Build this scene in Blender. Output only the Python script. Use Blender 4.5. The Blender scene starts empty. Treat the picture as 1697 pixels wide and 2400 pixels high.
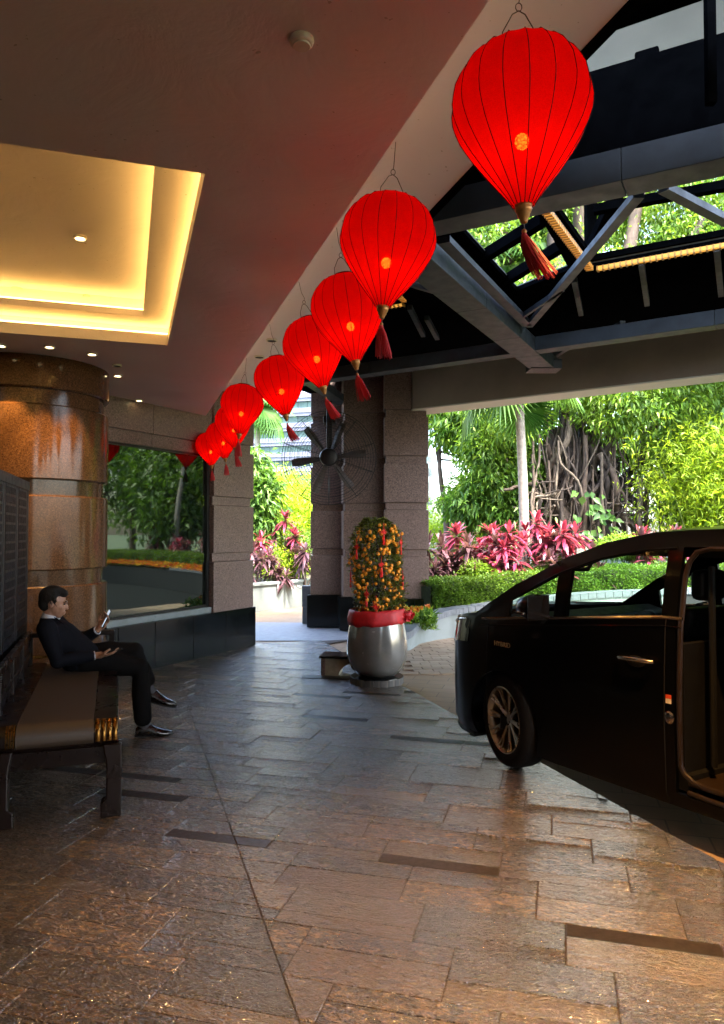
import bpy, bmesh, math, random
import numpy as np
from mathutils import Vector, Matrix
from mathutils.geometry import tessellate_polygon

R = math.radians
random.seed(7)
rng = np.random.default_rng(11)
scene = bpy.context.scene
COL = scene.collection

# ------------------------------------------------------------------ camera, world, sun, exposure
F = 1700.0                      # focal length in photograph pixels (1697 x 2400)
H = 1.65                        # eye height
PITCH = R(1.6)
cd = bpy.data.cameras.new('camera')
cam = bpy.data.objects.new('camera', cd)
COL.objects.link(cam)
cam.location = (0, 0, H)
cam.rotation_euler = (R(90) + PITCH, 0, 0)
cd.sensor_fit = 'HORIZONTAL'
cd.sensor_width = 36.0
cd.lens = 36.0 * F / 1697.0
cd.clip_start = 0.05
cd.clip_end = 2000
scene.camera = cam

SUN_EL, SUN_AZ = R(62), R(140)
world = bpy.data.worlds.new('World')
scene.world = world
world.use_nodes = True
wn = world.node_tree.nodes
sky = wn.new('ShaderNodeTexSky')
sky.sky_type = 'NISHITA'
sky.sun_disc = False
sky.sun_elevation = SUN_EL
sky.sun_rotation = SUN_AZ
sky.air_density = 1.0
sky.dust_density = 4.0
sky.ozone_density = 1.0
bg = wn['Background']
bg.inputs['Strength'].default_value = 0.15
world.node_tree.links.new(sky.outputs[0], bg.inputs['Color'])

sl = bpy.data.lights.new('sun', 'SUN')
sl.energy = 1.5
sl.angle = R(11)
sl.color = (1.0, 0.95, 0.87)
so = bpy.data.objects.new('sun', sl)
COL.objects.link(so)
sdir = Vector((math.cos(SUN_EL) * math.sin(SUN_AZ), math.cos(SUN_EL) * math.cos(SUN_AZ), math.sin(SUN_EL)))
so.rotation_euler = sdir.to_track_quat('Z', 'Y').to_euler()
so.location = (0, 0, 30)

scene.view_settings.view_transform = 'Standard'
scene.view_settings.look = 'None'
scene.view_settings.exposure = 4.2
LK = 0.11                       # lamp output for this exposure
scene.view_settings.gamma = 1.0
scene.view_settings.use_curve_mapping = False
scene.render.engine = 'CYCLES'
cy = scene.cycles
cy.use_denoising = True
cy.max_bounces = 7
cy.diffuse_bounces = 4
cy.glossy_bounces = 4
cy.transmission_bounces = 5
cy.transparent_max_bounces = 8
cy.sample_clamp_indirect = 6.0
cy.caustics_reflective = False
cy.caustics_refractive = False

# ------------------------------------------------------------------ helpers
def ray(px, py):
    c, u = (px - 848.5) / F, (1200 - py) / F
    return Vector((c, math.cos(PITCH) - u * math.sin(PITCH), math.sin(PITCH) + u * math.cos(PITCH)))

def at_z(px, py, z):
    d = ray(px, py); t = (z - H) / d.z
    return Vector((d.x * t, d.y * t, z))

def at_y(px, py, y):
    d = ray(px, py); t = y / d.y
    return Vector((d.x * t, y, H + d.z * t))

def az(deg):
    return Vector((math.sin(R(deg)), math.cos(R(deg)), 0))

Z = Vector((0, 0, 1))
WM = {}

def lin(c):
    return tuple(((x / 255) / 12.92 if x / 255 <= .04045 else ((x / 255 + .055) / 1.055) ** 2.4) for x in c)

def tag(o, label=None, cat=None, group=None, kind=None):
    if label: o['label'] = label
    if cat: o['category'] = cat
    if group: o['group'] = group
    if kind: o['kind'] = kind
    return o

def thing(name, label, cat, loc=(0, 0, 0), rz=0.0, group=None, M=None, kind=None):
    o = bpy.data.objects.new(name, None)
    COL.objects.link(o)
    o.empty_display_size = .1
    if M is None:
        M = Matrix.Translation(Vector(loc)) @ Matrix.Rotation(rz, 4, 'Z')
    o.matrix_world = M
    WM[o] = M.copy()
    return tag(o, label, cat, group, kind)

def struct_root(name, loc=(0, 0, 0)):
    return thing(name, None, None, loc, kind='structure')

class MB:
    def __init__(s):
        s.v, s.f = [], []
    def add(s, vs, fs):
        n = len(s.v)
        s.v += [Vector(p) for p in vs]
        s.f += [tuple(i + n for i in q) for q in fs]
        return s
    def box(s, c, size, M=None):
        c = Vector(c); h = Vector(size) / 2
        vs = [Vector((sx * h.x, sy * h.y, sz * h.z)) for sx in (-1, 1) for sy in (-1, 1) for sz in (-1, 1)]
        if M is not None: vs = [M @ p for p in vs]
        return s.add([p + c for p in vs], [(0, 1, 3, 2), (4, 6, 7, 5), (0, 4, 5, 1), (2, 3, 7, 6), (0, 2, 6, 4), (1, 5, 7, 3)])
    def bx(s, x0, x1, y0, y1, z0, z1):
        return s.box(((x0 + x1) / 2, (y0 + y1) / 2, (z0 + z1) / 2), (x1 - x0, y1 - y0, z1 - z0))
    def prism(s, poly, z0, z1, holes=()):
        loops = [list(poly)] + [list(h) for h in holes]
        n = len(s.v)
        flat = [p for l in loops for p in l]
        N = len(flat)
        s.v += [Vector((p[0], p[1], z0)) for p in flat] + [Vector((p[0], p[1], z1)) for p in flat]
        if len(loops) == 1:
            s.f.append(tuple(n + i for i in range(N))[::-1]); s.f.append(tuple(n + N + i for i in range(N)))
        else:
            for t in tessellate_polygon([[Vector((p[0], p[1], 0)) for p in l] for l in loops]):
                s.f.append(tuple(n + i for i in t)); s.f.append(tuple(n + N + i for i in t[::-1]))
        k = 0
        for l in loops:
            m = len(l)
            for i in range(m):
                a, b = n + k + i, n + k + (i + 1) % m
                s.f.append((a, b, b + N, a + N))
            k += m
        return s
    def beam(s, p0, p1, w, h, up=Z):
        p0, p1 = Vector(p0), Vector(p1)
        d = (p1 - p0).normalized()
        x = d.cross(up)
        x = x.normalized() if x.length > 1e-5 else Vector((1, 0, 0))
        y = x.cross(d).normalized()
        vs = [p + x * a * w / 2 + y * b * h / 2 for p in (p0, p1) for a, b in ((-1, -1), (1, -1), (1, 1), (-1, 1))]
        return s.add(vs, [(0, 1, 2, 3), (7, 6, 5, 4), (0, 4, 5, 1), (1, 5, 6, 2), (2, 6, 7, 3), (3, 7, 4, 0)])
    def tube(s, pts, r, n=8, cap=True, sq=1.0):
        pts = [Vector(p) for p in pts]
        rs = r if isinstance(r, (list, tuple)) else [r] * len(pts)
        vs, fs = [], []
        ref = None
        for i, p in enumerate(pts):
            d = (pts[min(i + 1, len(pts) - 1)] - pts[max(i - 1, 0)])
            d = d.normalized() if d.length > 1e-9 else Vector((0, 0, 1))
            if ref is None:
                ref = Vector((0, 0, 1)) if abs(d.z) < .9 else Vector((1, 0, 0))
            x = d.cross(ref)
            x = x.normalized() if x.length > 1e-6 else Vector((1, 0, 0))
            y = x.cross(d).normalized()
            ref = y
            for k in range(n):
                a = 2 * math.pi * k / n
                vs.append(p + x * math.cos(a) * rs[i] + y * math.sin(a) * rs[i] * sq)
        for i in range(len(pts) - 1):
            for k in range(n):
                a, b = i * n + k, i * n + (k + 1) % n
                fs.append((a, b, b + n, a + n))
        if cap:
            fs.append(tuple(range(n))[::-1]); m = (len(pts) - 1) * n
            fs.append(tuple(m + k for k in range(n)))
        return s.add(vs, fs)
    def lathe(s, prof, n=24, c=(0, 0, 0), cap=True, M=None):
        c = Vector(c); vs, fs = [], []
        for r_, z_ in prof:
            for k in range(n):
                a = 2 * math.pi * k / n
                vs.append(Vector((r_ * math.cos(a), r_ * math.sin(a), z_)))
        if M is not None: vs = [M @ p for p in vs]
        vs = [p + c for p in vs]
        for i in range(len(prof) - 1):
            for k in range(n):
                a, b = i * n + k, i * n + (k + 1) % n
                fs.append((a, b, b + n, a + n))
        if cap:
            fs.append(tuple(range(n))[::-1]); m = (len(prof) - 1) * n
            fs.append(tuple(m + k for k in range(n)))
        return s.add(vs, fs)
    def ell(s, c, r, n=12, m=8, M=None):
        prof = [(math.sin(math.pi * (i + .02) / (m + .04)), -math.cos(math.pi * (i + .02) / (m + .04))) for i in range(m + 1)]
        S = Matrix.Diagonal(Vector(r))
        MM = (M.to_3x3() @ S) if M is not None else S
        return s.lathe(prof, n, c, True, MM)
    def loft(s, rings, cap=True):
        n = len(rings[0]); vs = [p for r_ in rings for p in r_]; fs = []
        for i in range(len(rings) - 1):
            for k in range(n):
                a, b = i * n + k, i * n + (k + 1) % n
                fs.append((a, b, b + n, a + n))
        if cap:
            fs.append(tuple(range(n))[::-1]); m = (len(rings) - 1) * n
            fs.append(tuple(m + k for k in range(n)))
        return s.add(vs, fs)
    def mesh(s, name):
        me = bpy.data.meshes.new(name)
        me.from_pydata([tuple(p) for p in s.v], [], s.f)
        bm = bmesh.new(); bm.from_mesh(me)
        bmesh.ops.recalc_face_normals(bm, faces=bm.faces)
        bm.to_mesh(me); bm.free()
        return me
    def build(s, name, mat, parent=None, world=False, bevel=0, smooth=False, angle=40, seg=2):
        """world=True: vertices are world coordinates; else local to the parent."""
        off = None
        if parent is not None and world:
            inv = WM[parent].inverted(); s.v = [inv @ p for p in s.v]
        elif parent is None and s.v:
            xs = [p.x for p in s.v]; ys = [p.y for p in s.v]; zs = [p.z for p in s.v]
            off = Vector(((min(xs) + max(xs)) / 2, (min(ys) + max(ys)) / 2, min(zs)))
            s.v = [p - off for p in s.v]
        return link(name, s.mesh(name), mat, parent, off, bevel, smooth, angle, seg)

def link(name, me, mat, parent=None, loc=None, bevel=0, smooth=False, angle=40, seg=2):
    o = bpy.data.objects.new(name, me)
    COL.objects.link(o)
    if mat is not None and not me.materials: me.materials.append(mat)
    if parent is not None: o.parent = parent
    if loc is not None: o.location = loc
    WM[o] = (WM[parent] if parent is not None else Matrix()) @ Matrix.Translation(Vector(loc) if loc is not None else Vector())
    if smooth:
        me.shade_smooth(); me.set_sharp_from_angle(angle=R(angle))
    if bevel:
        b = o.modifiers.new('bevel', 'BEVEL'); b.width = bevel; b.segments = seg; b.limit_method = 'ANGLE'; b.angle_limit = R(35)
    return o

def copy_tree(o, parent=None, M=None):
    c = o.copy(); COL.objects.link(c)
    if parent is not None: c.parent = parent
    if M is not None: c.matrix_world = M; WM[c] = M.copy()
    for ch in list(o.children): copy_tree(ch, c)
    return c

def baked(o):
    """apply modifiers to a temporary object and return its mesh"""
    dg = bpy.context.evaluated_depsgraph_get()
    dg.update()
    me = bpy.data.meshes.new_from_object(o.evaluated_get(dg))
    old = o.data
    bpy.data.objects.remove(o)
    return me

# ------------------------------------------------------------------ materials
def mat(name):
    m = bpy.data.materials.new(name); m.use_nodes = True
    nt = m.node_tree
    return m, nt, nt.nodes['Principled BSDF']

def N(nt, t, **kw):
    n = nt.nodes.new(t)
    for k, v in kw.items(): setattr(n, k, v)
    return n

def L(nt, a, b): nt.links.new(a, b)

def ramp(nt, fac, stops):
    r = N(nt, 'ShaderNodeValToRGB')
    el = r.color_ramp.elements
    while len(el) < len(stops): el.new(.5)
    for e, (p, c) in zip(el, stops):
        e.position = p; e.color = (*c, 1) if len(c) == 3 else c
    if fac is not None: L(nt, fac, r.inputs[0])
    return r.outputs[0]

def mixc(nt, fac, a, b, mode='MIX'):
    m = N(nt, 'ShaderNodeMix', data_type='RGBA', blend_type=mode)
    for sock, val in ((m.inputs[0], fac), (m.inputs[6], a), (m.inputs[7], b)):
        if hasattr(val, 'links') or hasattr(val, 'is_linked'): L(nt, val, sock)
        elif isinstance(val, (int, float)): sock.default_value = val
        else: sock.default_value = (*val, 1)
    return m.outputs[2]

def noise(nt, scale, detail=4, rough=.55, vec=None, dist=0.0, out=0):
    n = N(nt, 'ShaderNodeTexNoise'); n.inputs['Scale'].default_value = scale
    n.inputs['Detail'].default_value = detail; n.inputs['Roughness'].default_value = rough
    n.inputs['Distortion'].default_value = dist
    if vec is not None: L(nt, vec, n.inputs['Vector'])
    return n.outputs[out]

def wpos(nt, scale=None, rotz=0):
    g = N(nt, 'ShaderNodeNewGeometry').outputs['Position']
    if scale is None and not rotz: return g
    mp = N(nt, 'ShaderNodeMapping'); L(nt, g, mp.inputs[0])
    if scale: mp.inputs['Scale'].default_value = scale
    mp.inputs['Rotation'].default_value = (0, 0, rotz)
    return mp.outputs[0]

def bump(nt, b, h, strength=.3, dist=.01, prev=None):
    n = N(nt, 'ShaderNodeBump'); n.inputs['Strength'].default_value = strength; n.inputs['Distance'].default_value = dist
    L(nt, h, n.inputs['Height'])
    if prev is not None: L(nt, prev, n.inputs['Normal'])
    if b is not None: L(nt, n.outputs[0], b.inputs['Normal'])
    return n.outputs[0]

def simple(name, col, rough=.5, metal=0.0, var=.12, vscale=6, bumps=0.0, bscale=60, coat=0.0, spec=.5):
    m, nt, b = mat(name)
    p = N(nt, 'ShaderNodeTexCoord').outputs['Object']
    n = noise(nt, vscale, 5, .6, p)
    d = tuple(c * (1 - var) for c in col); e = tuple(min(1, c * (1 + var)) for c in col)
    L(nt, ramp(nt, n, [(.3, d), (.7, e)]), b.inputs['Base Color'])
    L(nt, ramp(nt, noise(nt, vscale * 2.3, 4, .6, p), [(.3, (max(0, rough - .08),) * 3), (.7, (min(1, rough + .08),) * 3)]), b.inputs['Roughness'])
    b.inputs['Metallic'].default_value = metal
    b.inputs['Coat Weight'].default_value = coat
    b.inputs['Specular IOR Level'].default_value = spec
    if bumps: bump(nt, b, noise(nt, bscale, 4, .6, p), bumps, .004)
    return m

def granite(name, dark, mid, light, rough=.3, coat=0.0, scale=90, spec=.5):
    m, nt, b = mat(name)
    g = wpos(nt)
    v = N(nt, 'ShaderNodeTexVoronoi'); v.inputs['Scale'].default_value = scale; L(nt, g, v.inputs['Vector'])
    s = N(nt, 'ShaderNodeSeparateColor'); L(nt, v.outputs['Color'], s.inputs[0])
    c1 = ramp(nt, s.outputs[0], [(0, dark), (.28, mid), (.7, mid), (1, light)])
    n2 = noise(nt, scale * .5, 3, .7, g)
    c2 = mixc(nt, ramp(nt, n2, [(.45, (0,) * 3), (.62, (.6,) * 3)]), c1, dark)
    n3 = noise(nt, 1.4, 4, .6, g)
    c3 = mixc(nt, ramp(nt, n3, [(.3, (0,) * 3), (.75, (.35,) * 3)]), c2, tuple(x * .75 for x in mid))
    L(nt, c3, b.inputs['Base Color'])
    L(nt, ramp(nt, noise(nt, 5, 4, .6, g), [(.3, (max(.02, rough - .05),) * 3), (.7, (rough + .07,) * 3)]), b.inputs['Roughness'])
    b.inputs['Coat Weight'].default_value = coat; b.inputs['Coat Roughness'].default_value = .04
    b.inputs['Specular IOR Level'].default_value = spec
    return m

def leafmat(name, cols, trans=.45, rough=.45, hue_noise=.0):
    """cols: list of albedo colours picked at random for each leaf"""
    m, nt, b = mat(name)
    gi = N(nt, 'ShaderNodeNewGeometry')
    st = [(i / max(1, len(cols) - 1), c) for i, c in enumerate(cols)]
    c = ramp(nt, gi.outputs['Random Per Island'], st)
    big = noise(nt, .8, 3, .5, gi.outputs['Position'])
    c = mixc(nt, ramp(nt, big, [(.35, (0,) * 3), (.7, (.45,) * 3)]), c, cols[-1])
    L(nt, c, b.inputs['Base Color'])
    b.inputs['Roughness'].default_value = rough
    b.inputs['Specular IOR Level'].default_value = .35
    t = N(nt, 'ShaderNodeBsdfTranslucent')
    tc = mixc(nt, 1.0, c, (1.25, 1.25, .75), 'MULTIPLY')
    L(nt, tc, t.inputs['Color'])
    mx = N(nt, 'ShaderNodeMixShader'); mx.inputs[0].default_value = trans
    L(nt, b.outputs[0], mx.inputs[1]); L(nt, t.outputs[0], mx.inputs[2])
    L(nt, mx.outputs[0], nt.nodes['Material Output'].inputs['Surface'])
    return m

def emit(name, col, strength):
    m, nt, b = mat(name)
    b.inputs['Base Color'].default_value = (*[min(1, c) for c in col], 1)
    b.inputs['Emission Color'].default_value = (*col, 1)
    b.inputs['Emission Strength'].default_value = strength * LK
    return m

M = {}
def slate():
    m, nt, b = mat('slate')
    g = N(nt, 'ShaderNodeNewGeometry')
    oi = N(nt, 'ShaderNodeObjectInfo')
    ad = N(nt, 'ShaderNodeMath', operation='ADD'); L(nt, g.outputs['Random Per Island'], ad.inputs[0]); L(nt, oi.outputs['Random'], ad.inputs[1])
    fr = N(nt, 'ShaderNodeMath', operation='FRACT'); L(nt, ad.outputs[0], fr.inputs[0])
    rnd = fr.outputs[0]
    # per-tile shift of the texture so that no grain runs across joints
    cmb = N(nt, 'ShaderNodeCombineXYZ'); mul = N(nt, 'ShaderNodeMath', operation='MULTIPLY'); mul.inputs[1].default_value = 57.0
    L(nt, rnd, mul.inputs[0]); L(nt, mul.outputs[0], cmb.inputs[2])
    rot = N(nt, 'ShaderNodeMapping'); rot.inputs['Rotation'].default_value = (0, 0, R(15.2)); L(nt, g.outputs['Position'], rot.inputs[0])
    va = N(nt, 'ShaderNodeVectorMath', operation='ADD'); L(nt, rot.outputs[0], va.inputs[0]); L(nt, cmb.outputs[0], va.inputs[1])
    st = N(nt, 'ShaderNodeMapping'); st.inputs['Scale'].default_value = (1, 2.1, 1); L(nt, va.outputs[0], st.inputs[0])
    P = st.outputs[0]
    base = ramp(nt, rnd, [(0, (.022, .015, .010)), (.12, (.070, .043, .022)), (.25, (.032, .023, .016)), (.38, (.125, .082, .042)), (.5, (.046, .029, .018)), (.62, (.085, .052, .026)), (.75, (.026, .018, .012)), (.87, (.14, .098, .056)), (1, (.055, .035, .022))])
    n1 = noise(nt, 12, 8, .7, P, 1.6)
    c = mixc(nt, 1.0, base, ramp(nt, n1, [(.38, (.16,) * 3), (.5, (.75,) * 3), (.61, (2.2, 2.05, 1.8))]), 'MULTIPLY')
    n2 = noise(nt, 48, 6, .72, P, .8)
    c = mixc(nt, 1.0, c, ramp(nt, n2, [(.40, (.35,) * 3), (.52, (1.0,) * 3), (.64, (1.9, 1.8, 1.6))]), 'MULTIPLY')
    n3 = noise(nt, 2.2, 3, .6, P)
    c = mixc(nt, ramp(nt, n3, [(.5, (0,) * 3), (.8, (.5,) * 3)]), c, (.045, .022, .018))
    r2 = N(nt, 'ShaderNodeMath', operation='MULTIPLY'); r2.inputs[1].default_value = 17.3; L(nt, rnd, r2.inputs[0])
    r3 = N(nt, 'ShaderNodeMath', operation='FRACT'); L(nt, r2.outputs[0], r3.inputs[0])
    c = mixc(nt, ramp(nt, r3.outputs[0], [(.25, (.7,) * 3), (.6, (.0,) * 3)]), c, base)
    # dark cleavage cracks running along the slab
    sc = N(nt, 'ShaderNodeMapping'); sc.inputs['Scale'].default_value = (1.6, 11, 1); L(nt, va.outputs[0], sc.inputs[0])
    n4 = noise(nt, 2.0, 5, .6, sc.outputs[0], .6)
    crk = ramp(nt, n4, [(.57, (1,) * 3), (.59, (0,) * 3), (.60, (1,) * 3)])
    c = mixc(nt, crk, (.006, .005, .004), c)
    L(nt, c, b.inputs['Base Color'])
    L(nt, ramp(nt, n2, [(.3, (.26,) * 3), (.7, (.48,) * 3)]), b.inputs['Roughness'])
    b.inputs['Specular IOR Level'].default_value = .5
    b.inputs['Coat Weight'].default_value = 1.0; b.inputs['Coat IOR'].default_value = 2.4
    L(nt, ramp(nt, n1, [(.35, (.13,) * 3), (.65, (.06,) * 3)]), b.inputs['Coat Roughness'])
    h1 = noise(nt, 13, 2.5, .55, P, 2.2)
    h2 = noise(nt, 42, 2, .5, P, 1.6)
    p1 = bump(nt, None, h1, 1.0, .05)
    p2 = bump(nt, None, h2, 1.0, .016, p1)
    bump(nt, b, crk, .8, .006, p2)
    k1 = bump(nt, None, h1, .55, .028); k2 = bump(nt, None, h2, .7, .009, k1); L(nt, k2, b.inputs['Coat Normal'])
    return m
M['slate'] = slate()
M['slate_smooth'] = simple('slate_smooth', (.020, .0165, .014), .45, var=.3, vscale=14, bumps=.25, bscale=60, spec=.3)
M['grout'] = simple('grout', (.035, .026, .02), .85, var=.3, vscale=30)

def plaster():
    m, nt, b = mat('plaster')
    g = wpos(nt)
    n1 = noise(nt, .7, 5, .6, g)
    c = ramp(nt, n1, [(.3, (.72, .69, .74)), (.7, (.80, .765, .81))])
    sp = noise(nt, 38, 2, .5, g)
    c = mixc(nt, ramp(nt, sp, [(.735, (0,) * 3), (.75, (.5,) * 3)]), c, (.2, .16, .12))
    L(nt, c, b.inputs['Base Color']); b.inputs['Roughness'].default_value = .55
    n2 = noise(nt, 2.2, 5, .62, g, .7)
    p = bump(nt, None, n2, .22, .05)
    bump(nt, b, noise(nt, 140, 3, .6, g), .08, .003, p)
    return m
M['plaster'] = plaster()
M['trim'] = simple('ceiling_trim', (.6, .56, .5), .5, var=.04)
M['fixture'] = simple('fixture_white', (.68, .64, .58), .35, var=.04)
M['granite_col'] = granite('granite_polished', (.022, .012, .007), (.088, .045, .021), (.135, .075, .038), .12, .0, 140, .2)
M['granite'] = granite('granite_flamed', (.038, .024, .020), (.165, .107, .090), (.27, .185, .157), .45, 0.0, 95)
M['black_granite'] = granite('black_granite', (.0015, .002, .0022), (.0035, .0045, .005), (.008, .010, .011), .15, .0, 140, .35)
M['black_timber'] = simple('black_timber', (.0022, .0024, .003), .85, var=.3, vscale=9, bumps=.15, spec=.0)
M['steel'] = simple('painted_steel', (.027, .036, .047), .5, var=.25, vscale=4, bumps=.05, spec=.3)
M['concrete'] = simple('painted_concrete', (.235, .19, .165), .65, var=.1, vscale=2.5, bumps=.1, bscale=40)
M['concrete_soffit'] = simple('painted_soffit', (.60, .62, .58), .6, var=.05, vscale=3)
M['roof_lining'] = simple('roof_lining', (.24, .28, .27), .6, var=.05, vscale=2)
M['bounce'] = simple('bounce_sheet', (.16, .17, .17), .8, var=.1, vscale=2)
M['black_metal'] = simple('black_metal', (.005, .005, .006), .45, metal=.0, var=.2, vscale=20, spec=.3)
M['wire'] = simple('hanger_wire', (.05, .03, .02), .5, metal=.5)
# ------------------------------------------------------------------ ground, road, paving
def strip_struct(name, poly, z, m, thick=.004):
    o = MB().prism([(p[0], p[1]) for p in poly], z - thick, z).build(name, m)
    return tag(o, kind='structure')

def paving_mat(name, c1, c2, mortar, w, h, rot, rough=.6, sq=1):
    m, nt, b = mat(name)
    mp = wpos(nt, None, rot)
    br = N(nt, 'ShaderNodeTexBrick'); L(nt, mp, br.inputs['Vector'])
    br.inputs['Scale'].default_value = 1.0; br.inputs['Brick Width'].default_value = w; br.inputs['Row Height'].default_value = h
    br.inputs['Mortar Size'].default_value = .006; br.inputs['Mortar Smooth'].default_value = .3
    br.inputs['Color1'].default_value = (*c1, 1); br.inputs['Color2'].default_value = (*c2, 1); br.inputs['Mortar'].default_value = (*mortar, 1)
    n = noise(nt, 3, 5, .65, mp)
    c = mixc(nt, ramp(nt, n, [(.3, (0,) * 3), (.75, (.5,) * 3)]), br.outputs['Color'], tuple(x * .6 for x in c1))
    L(nt, c, b.inputs['Base Color'])
    b.inputs['Roughness'].default_value = rough
    bump(nt, b, br.outputs['Fac'], -.4, .006)
    return m

M['soil'] = simple('soil', (.045, .035, .022), .9, var=.4, vscale=10, bumps=.6, bscale=30)
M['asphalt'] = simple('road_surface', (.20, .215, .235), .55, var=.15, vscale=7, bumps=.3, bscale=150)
M['tan_paving'] = paving_mat('tan_paving', (.24, .16, .09), (.28, .20, .125), (.12, .085, .055), .4, .2, R(15))
M['grass_ground'] = simple('garden_ground', (.05, .075, .02), .9, var=.5, vscale=.6, bumps=.5, bscale=8)

strip_struct('ground', [(-400, -60), (400, -60), (400, 900), (-400, 900)], -.05, M['grass_ground'], .05)
strip_struct('pavement', [(-7, -8), (4.6, -8), (4.6, 13), (3, 12.6), (-.8, 15.2), (-1.2, 17), (-8, 17), (-8, 11)], -.03, M['tan_paving'], .02)

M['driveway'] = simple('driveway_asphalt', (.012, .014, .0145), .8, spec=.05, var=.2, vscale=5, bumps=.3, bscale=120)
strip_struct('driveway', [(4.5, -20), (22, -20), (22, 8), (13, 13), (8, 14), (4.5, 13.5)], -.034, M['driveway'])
AX, BX = az(-18), az(72)                  # along the lantern row, and square to it
WA = az(28)                               # along the glass wall (away from the camera)
WN_ = az(118)                             # out of the glass wall, to the right
ZC = 3.22
Cw = at_z(582, 1511, 0)                   # free end of the glass wall

# road between the two pillars
e0, e1 = at_z(584, 1509, 0), at_z(830, 1497, 0)
r0, r1 = at_z(560, 1456, 0), at_z(760, 1461, 0)
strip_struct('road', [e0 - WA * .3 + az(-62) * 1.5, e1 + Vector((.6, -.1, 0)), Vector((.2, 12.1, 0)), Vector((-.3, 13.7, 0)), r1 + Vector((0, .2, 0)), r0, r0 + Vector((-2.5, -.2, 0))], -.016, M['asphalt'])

# ------------------------------------------------------------------ slate floor, tile by tile
def clip(poly, n, d, keep_le=True):
    """keep the side n.p <= d"""
    out = []
    for i in range(len(poly)):
        p, q = poly[i], poly[(i + 1) % len(poly)]
        a, c = n.dot(p) - d, n.dot(q) - d
        if a <= 0: out.append(p)
        if (a < 0 < c) or (c < 0 < a): out.append(p + (q - p) * (a / (a - c)))
    return out

def v2(p): return Vector((p[0], p[1]))
TP, TQ = v2(az(15.2)), v2(az(105.2))
jn = v2(BX); jp = v2(at_z(542, 1943, 0)); JD = jn.dot(jp)       # expansion joint parallel to the lantern row
rb = v2(at_z(950, 1610, 0)); RB = jn.dot(rb)                      # slate ends here on the right
far_n = Vector((e0.y - e1.y, e1.x - e0.x)).normalized(); FD = far_n.dot(v2(e0))
if far_n.y < 0: far_n, FD = -far_n, -FD
tiles = []
rr = random.Random(5)
p = -7.0; row = 0
while p < 13.5:
    kind = rr.random()
    subs = rr.choice([[.20, .19], [.25, .11], [.19, .16], [.20, .15], [.13, .21], [.20, .095, .17], [.22, .14], [.12, .17], [.15, .095, .13]])
    if rr.random() < .35: subs = [.095 if x == min(subs) else x for x in subs]
    D = sum(subs)
    off = -.17 * row + rr.uniform(-.03, .03)
    q = -12 + (off % .6)
    while q < 11:
        order = subs[:]
        if rr.random() < .5: rr.shuffle(order)
        merge = rr.random() < .04
        pp = p
        for w in ([D] if merge else order):
            g = .0016
            quad = [TP * (pp + g) + TQ * (q + .0009), TP * (pp + g) + TQ * (q + .6 - .0009), TP * (pp + w - g) + TQ * (q + .6 - .0009), TP * (pp + w - g) + TQ * (q + .0009)]
            smooth = (w <= .1) and rr.random() < .17
            for side in (0, 1):
                pl = quad
                pl = clip(pl, jn, JD - .0013) if side == 0 else clip(pl, -jn, -(JD + .0013))
                if len(pl) >= 3: pl = clip(pl, jn, RB)
                if len(pl) >= 3: pl = clip(pl, far_n, FD)
                if len(pl) >= 3: pl = clip(pl, -Vector((WN_.x, WN_.y)), -Vector((WN_.x, WN_.y)).dot(v2(Cw)) + .05)
                if len(pl) < 3: continue
                ar = abs(sum(pl[i].x * pl[(i + 1) % len(pl)].y - pl[(i + 1) % len(pl)].x * pl[i].y for i in range(len(pl)))) / 2
                if ar < .0015: continue
                c = sum(pl, Vector((0, 0))) / len(pl)
                if c.x < -7: continue
                tiles.append((pl, c, smooth))
            pp += w
        q += .6
    p += D; row += 1

def seen(c):
    if c.y < .5: return 0
    px = 848.5 + F * c.x / c.y; py = 1247 + F * H / c.y
    return 1.0 / c.y if (-120 < px < 1830 and py < 2500) else 0

floor_root = MB().prism([tuple(p) for p in [Vector((-8, -8)), rb - v2(AX) * 17 + jn * 0.0, rb + v2(AX) * 3.2, v2(e1), v2(e0), v2(Cw) - v2(WA) * 9]], -.022, -.007).build('floor', M['grout'])
tag(floor_root, kind='structure')
floor_off = floor_root.location.copy()

def tile_geo(mb, pl, z, tilt):
    c = sum(pl, Vector((0, 0))) / len(pl)
    n = len(pl); vs = []
    for zz, ins in ((-.02, 0), (z - .0035, 0), (z, .004)):
        for p_ in pl:
            d = (c - p_); d = d * (ins / max(d.length, 1e-4)) * 1.3
            q_ = p_ + d
            vs.append((q_.x, q_.y, zz + (tilt[0] * (q_.x - c.x) + tilt[1] * (q_.y - c.y) if zz > -.01 else 0)))
    fs = [tuple(range(2 * n, 3 * n))]
    for r_ in (0, 1):
        for i in range(n):
            a, b_ = r_ * n + i, r_ * n + (i + 1) % n
            fs.append((a, b_, b_ + n, a + n))
    mb.add(vs, fs)

order = sorted(tiles, key=lambda t: -seen(t[1]))
single = [t for t in order if seen(t[1]) > 0][:300]
ids = set(id(t) for t in single)
for t in single:
    mb = MB()
    c = t[1]
    tile_geo(mb, [q_ - c for q_ in t[0]], rr.uniform(-.0012, .0012), (rr.uniform(-.004, .004), rr.uniform(-.004, .004)))
    link('tile', mb.mesh('tile'), M['slate_smooth'] if t[2] else M['slate'], floor_root, Vector((c.x, c.y, 0)) - floor_off)
for sm in (False, True):
    mb = MB()
    for t in tiles:
        if id(t) in ids or t[2] != sm: continue
        tile_geo(mb, t[0], rr.uniform(-.0012, .0012), (0, 0))
    mb.v = [p_ - floor_off for p_ in mb.v]
    o = link('far_tiles' if not sm else 'far_smooth_tiles', mb.mesh('far_tiles'), M['slate_smooth'] if sm else M['slate'], floor_root)
    tag(o, kind='stuff')

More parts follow.
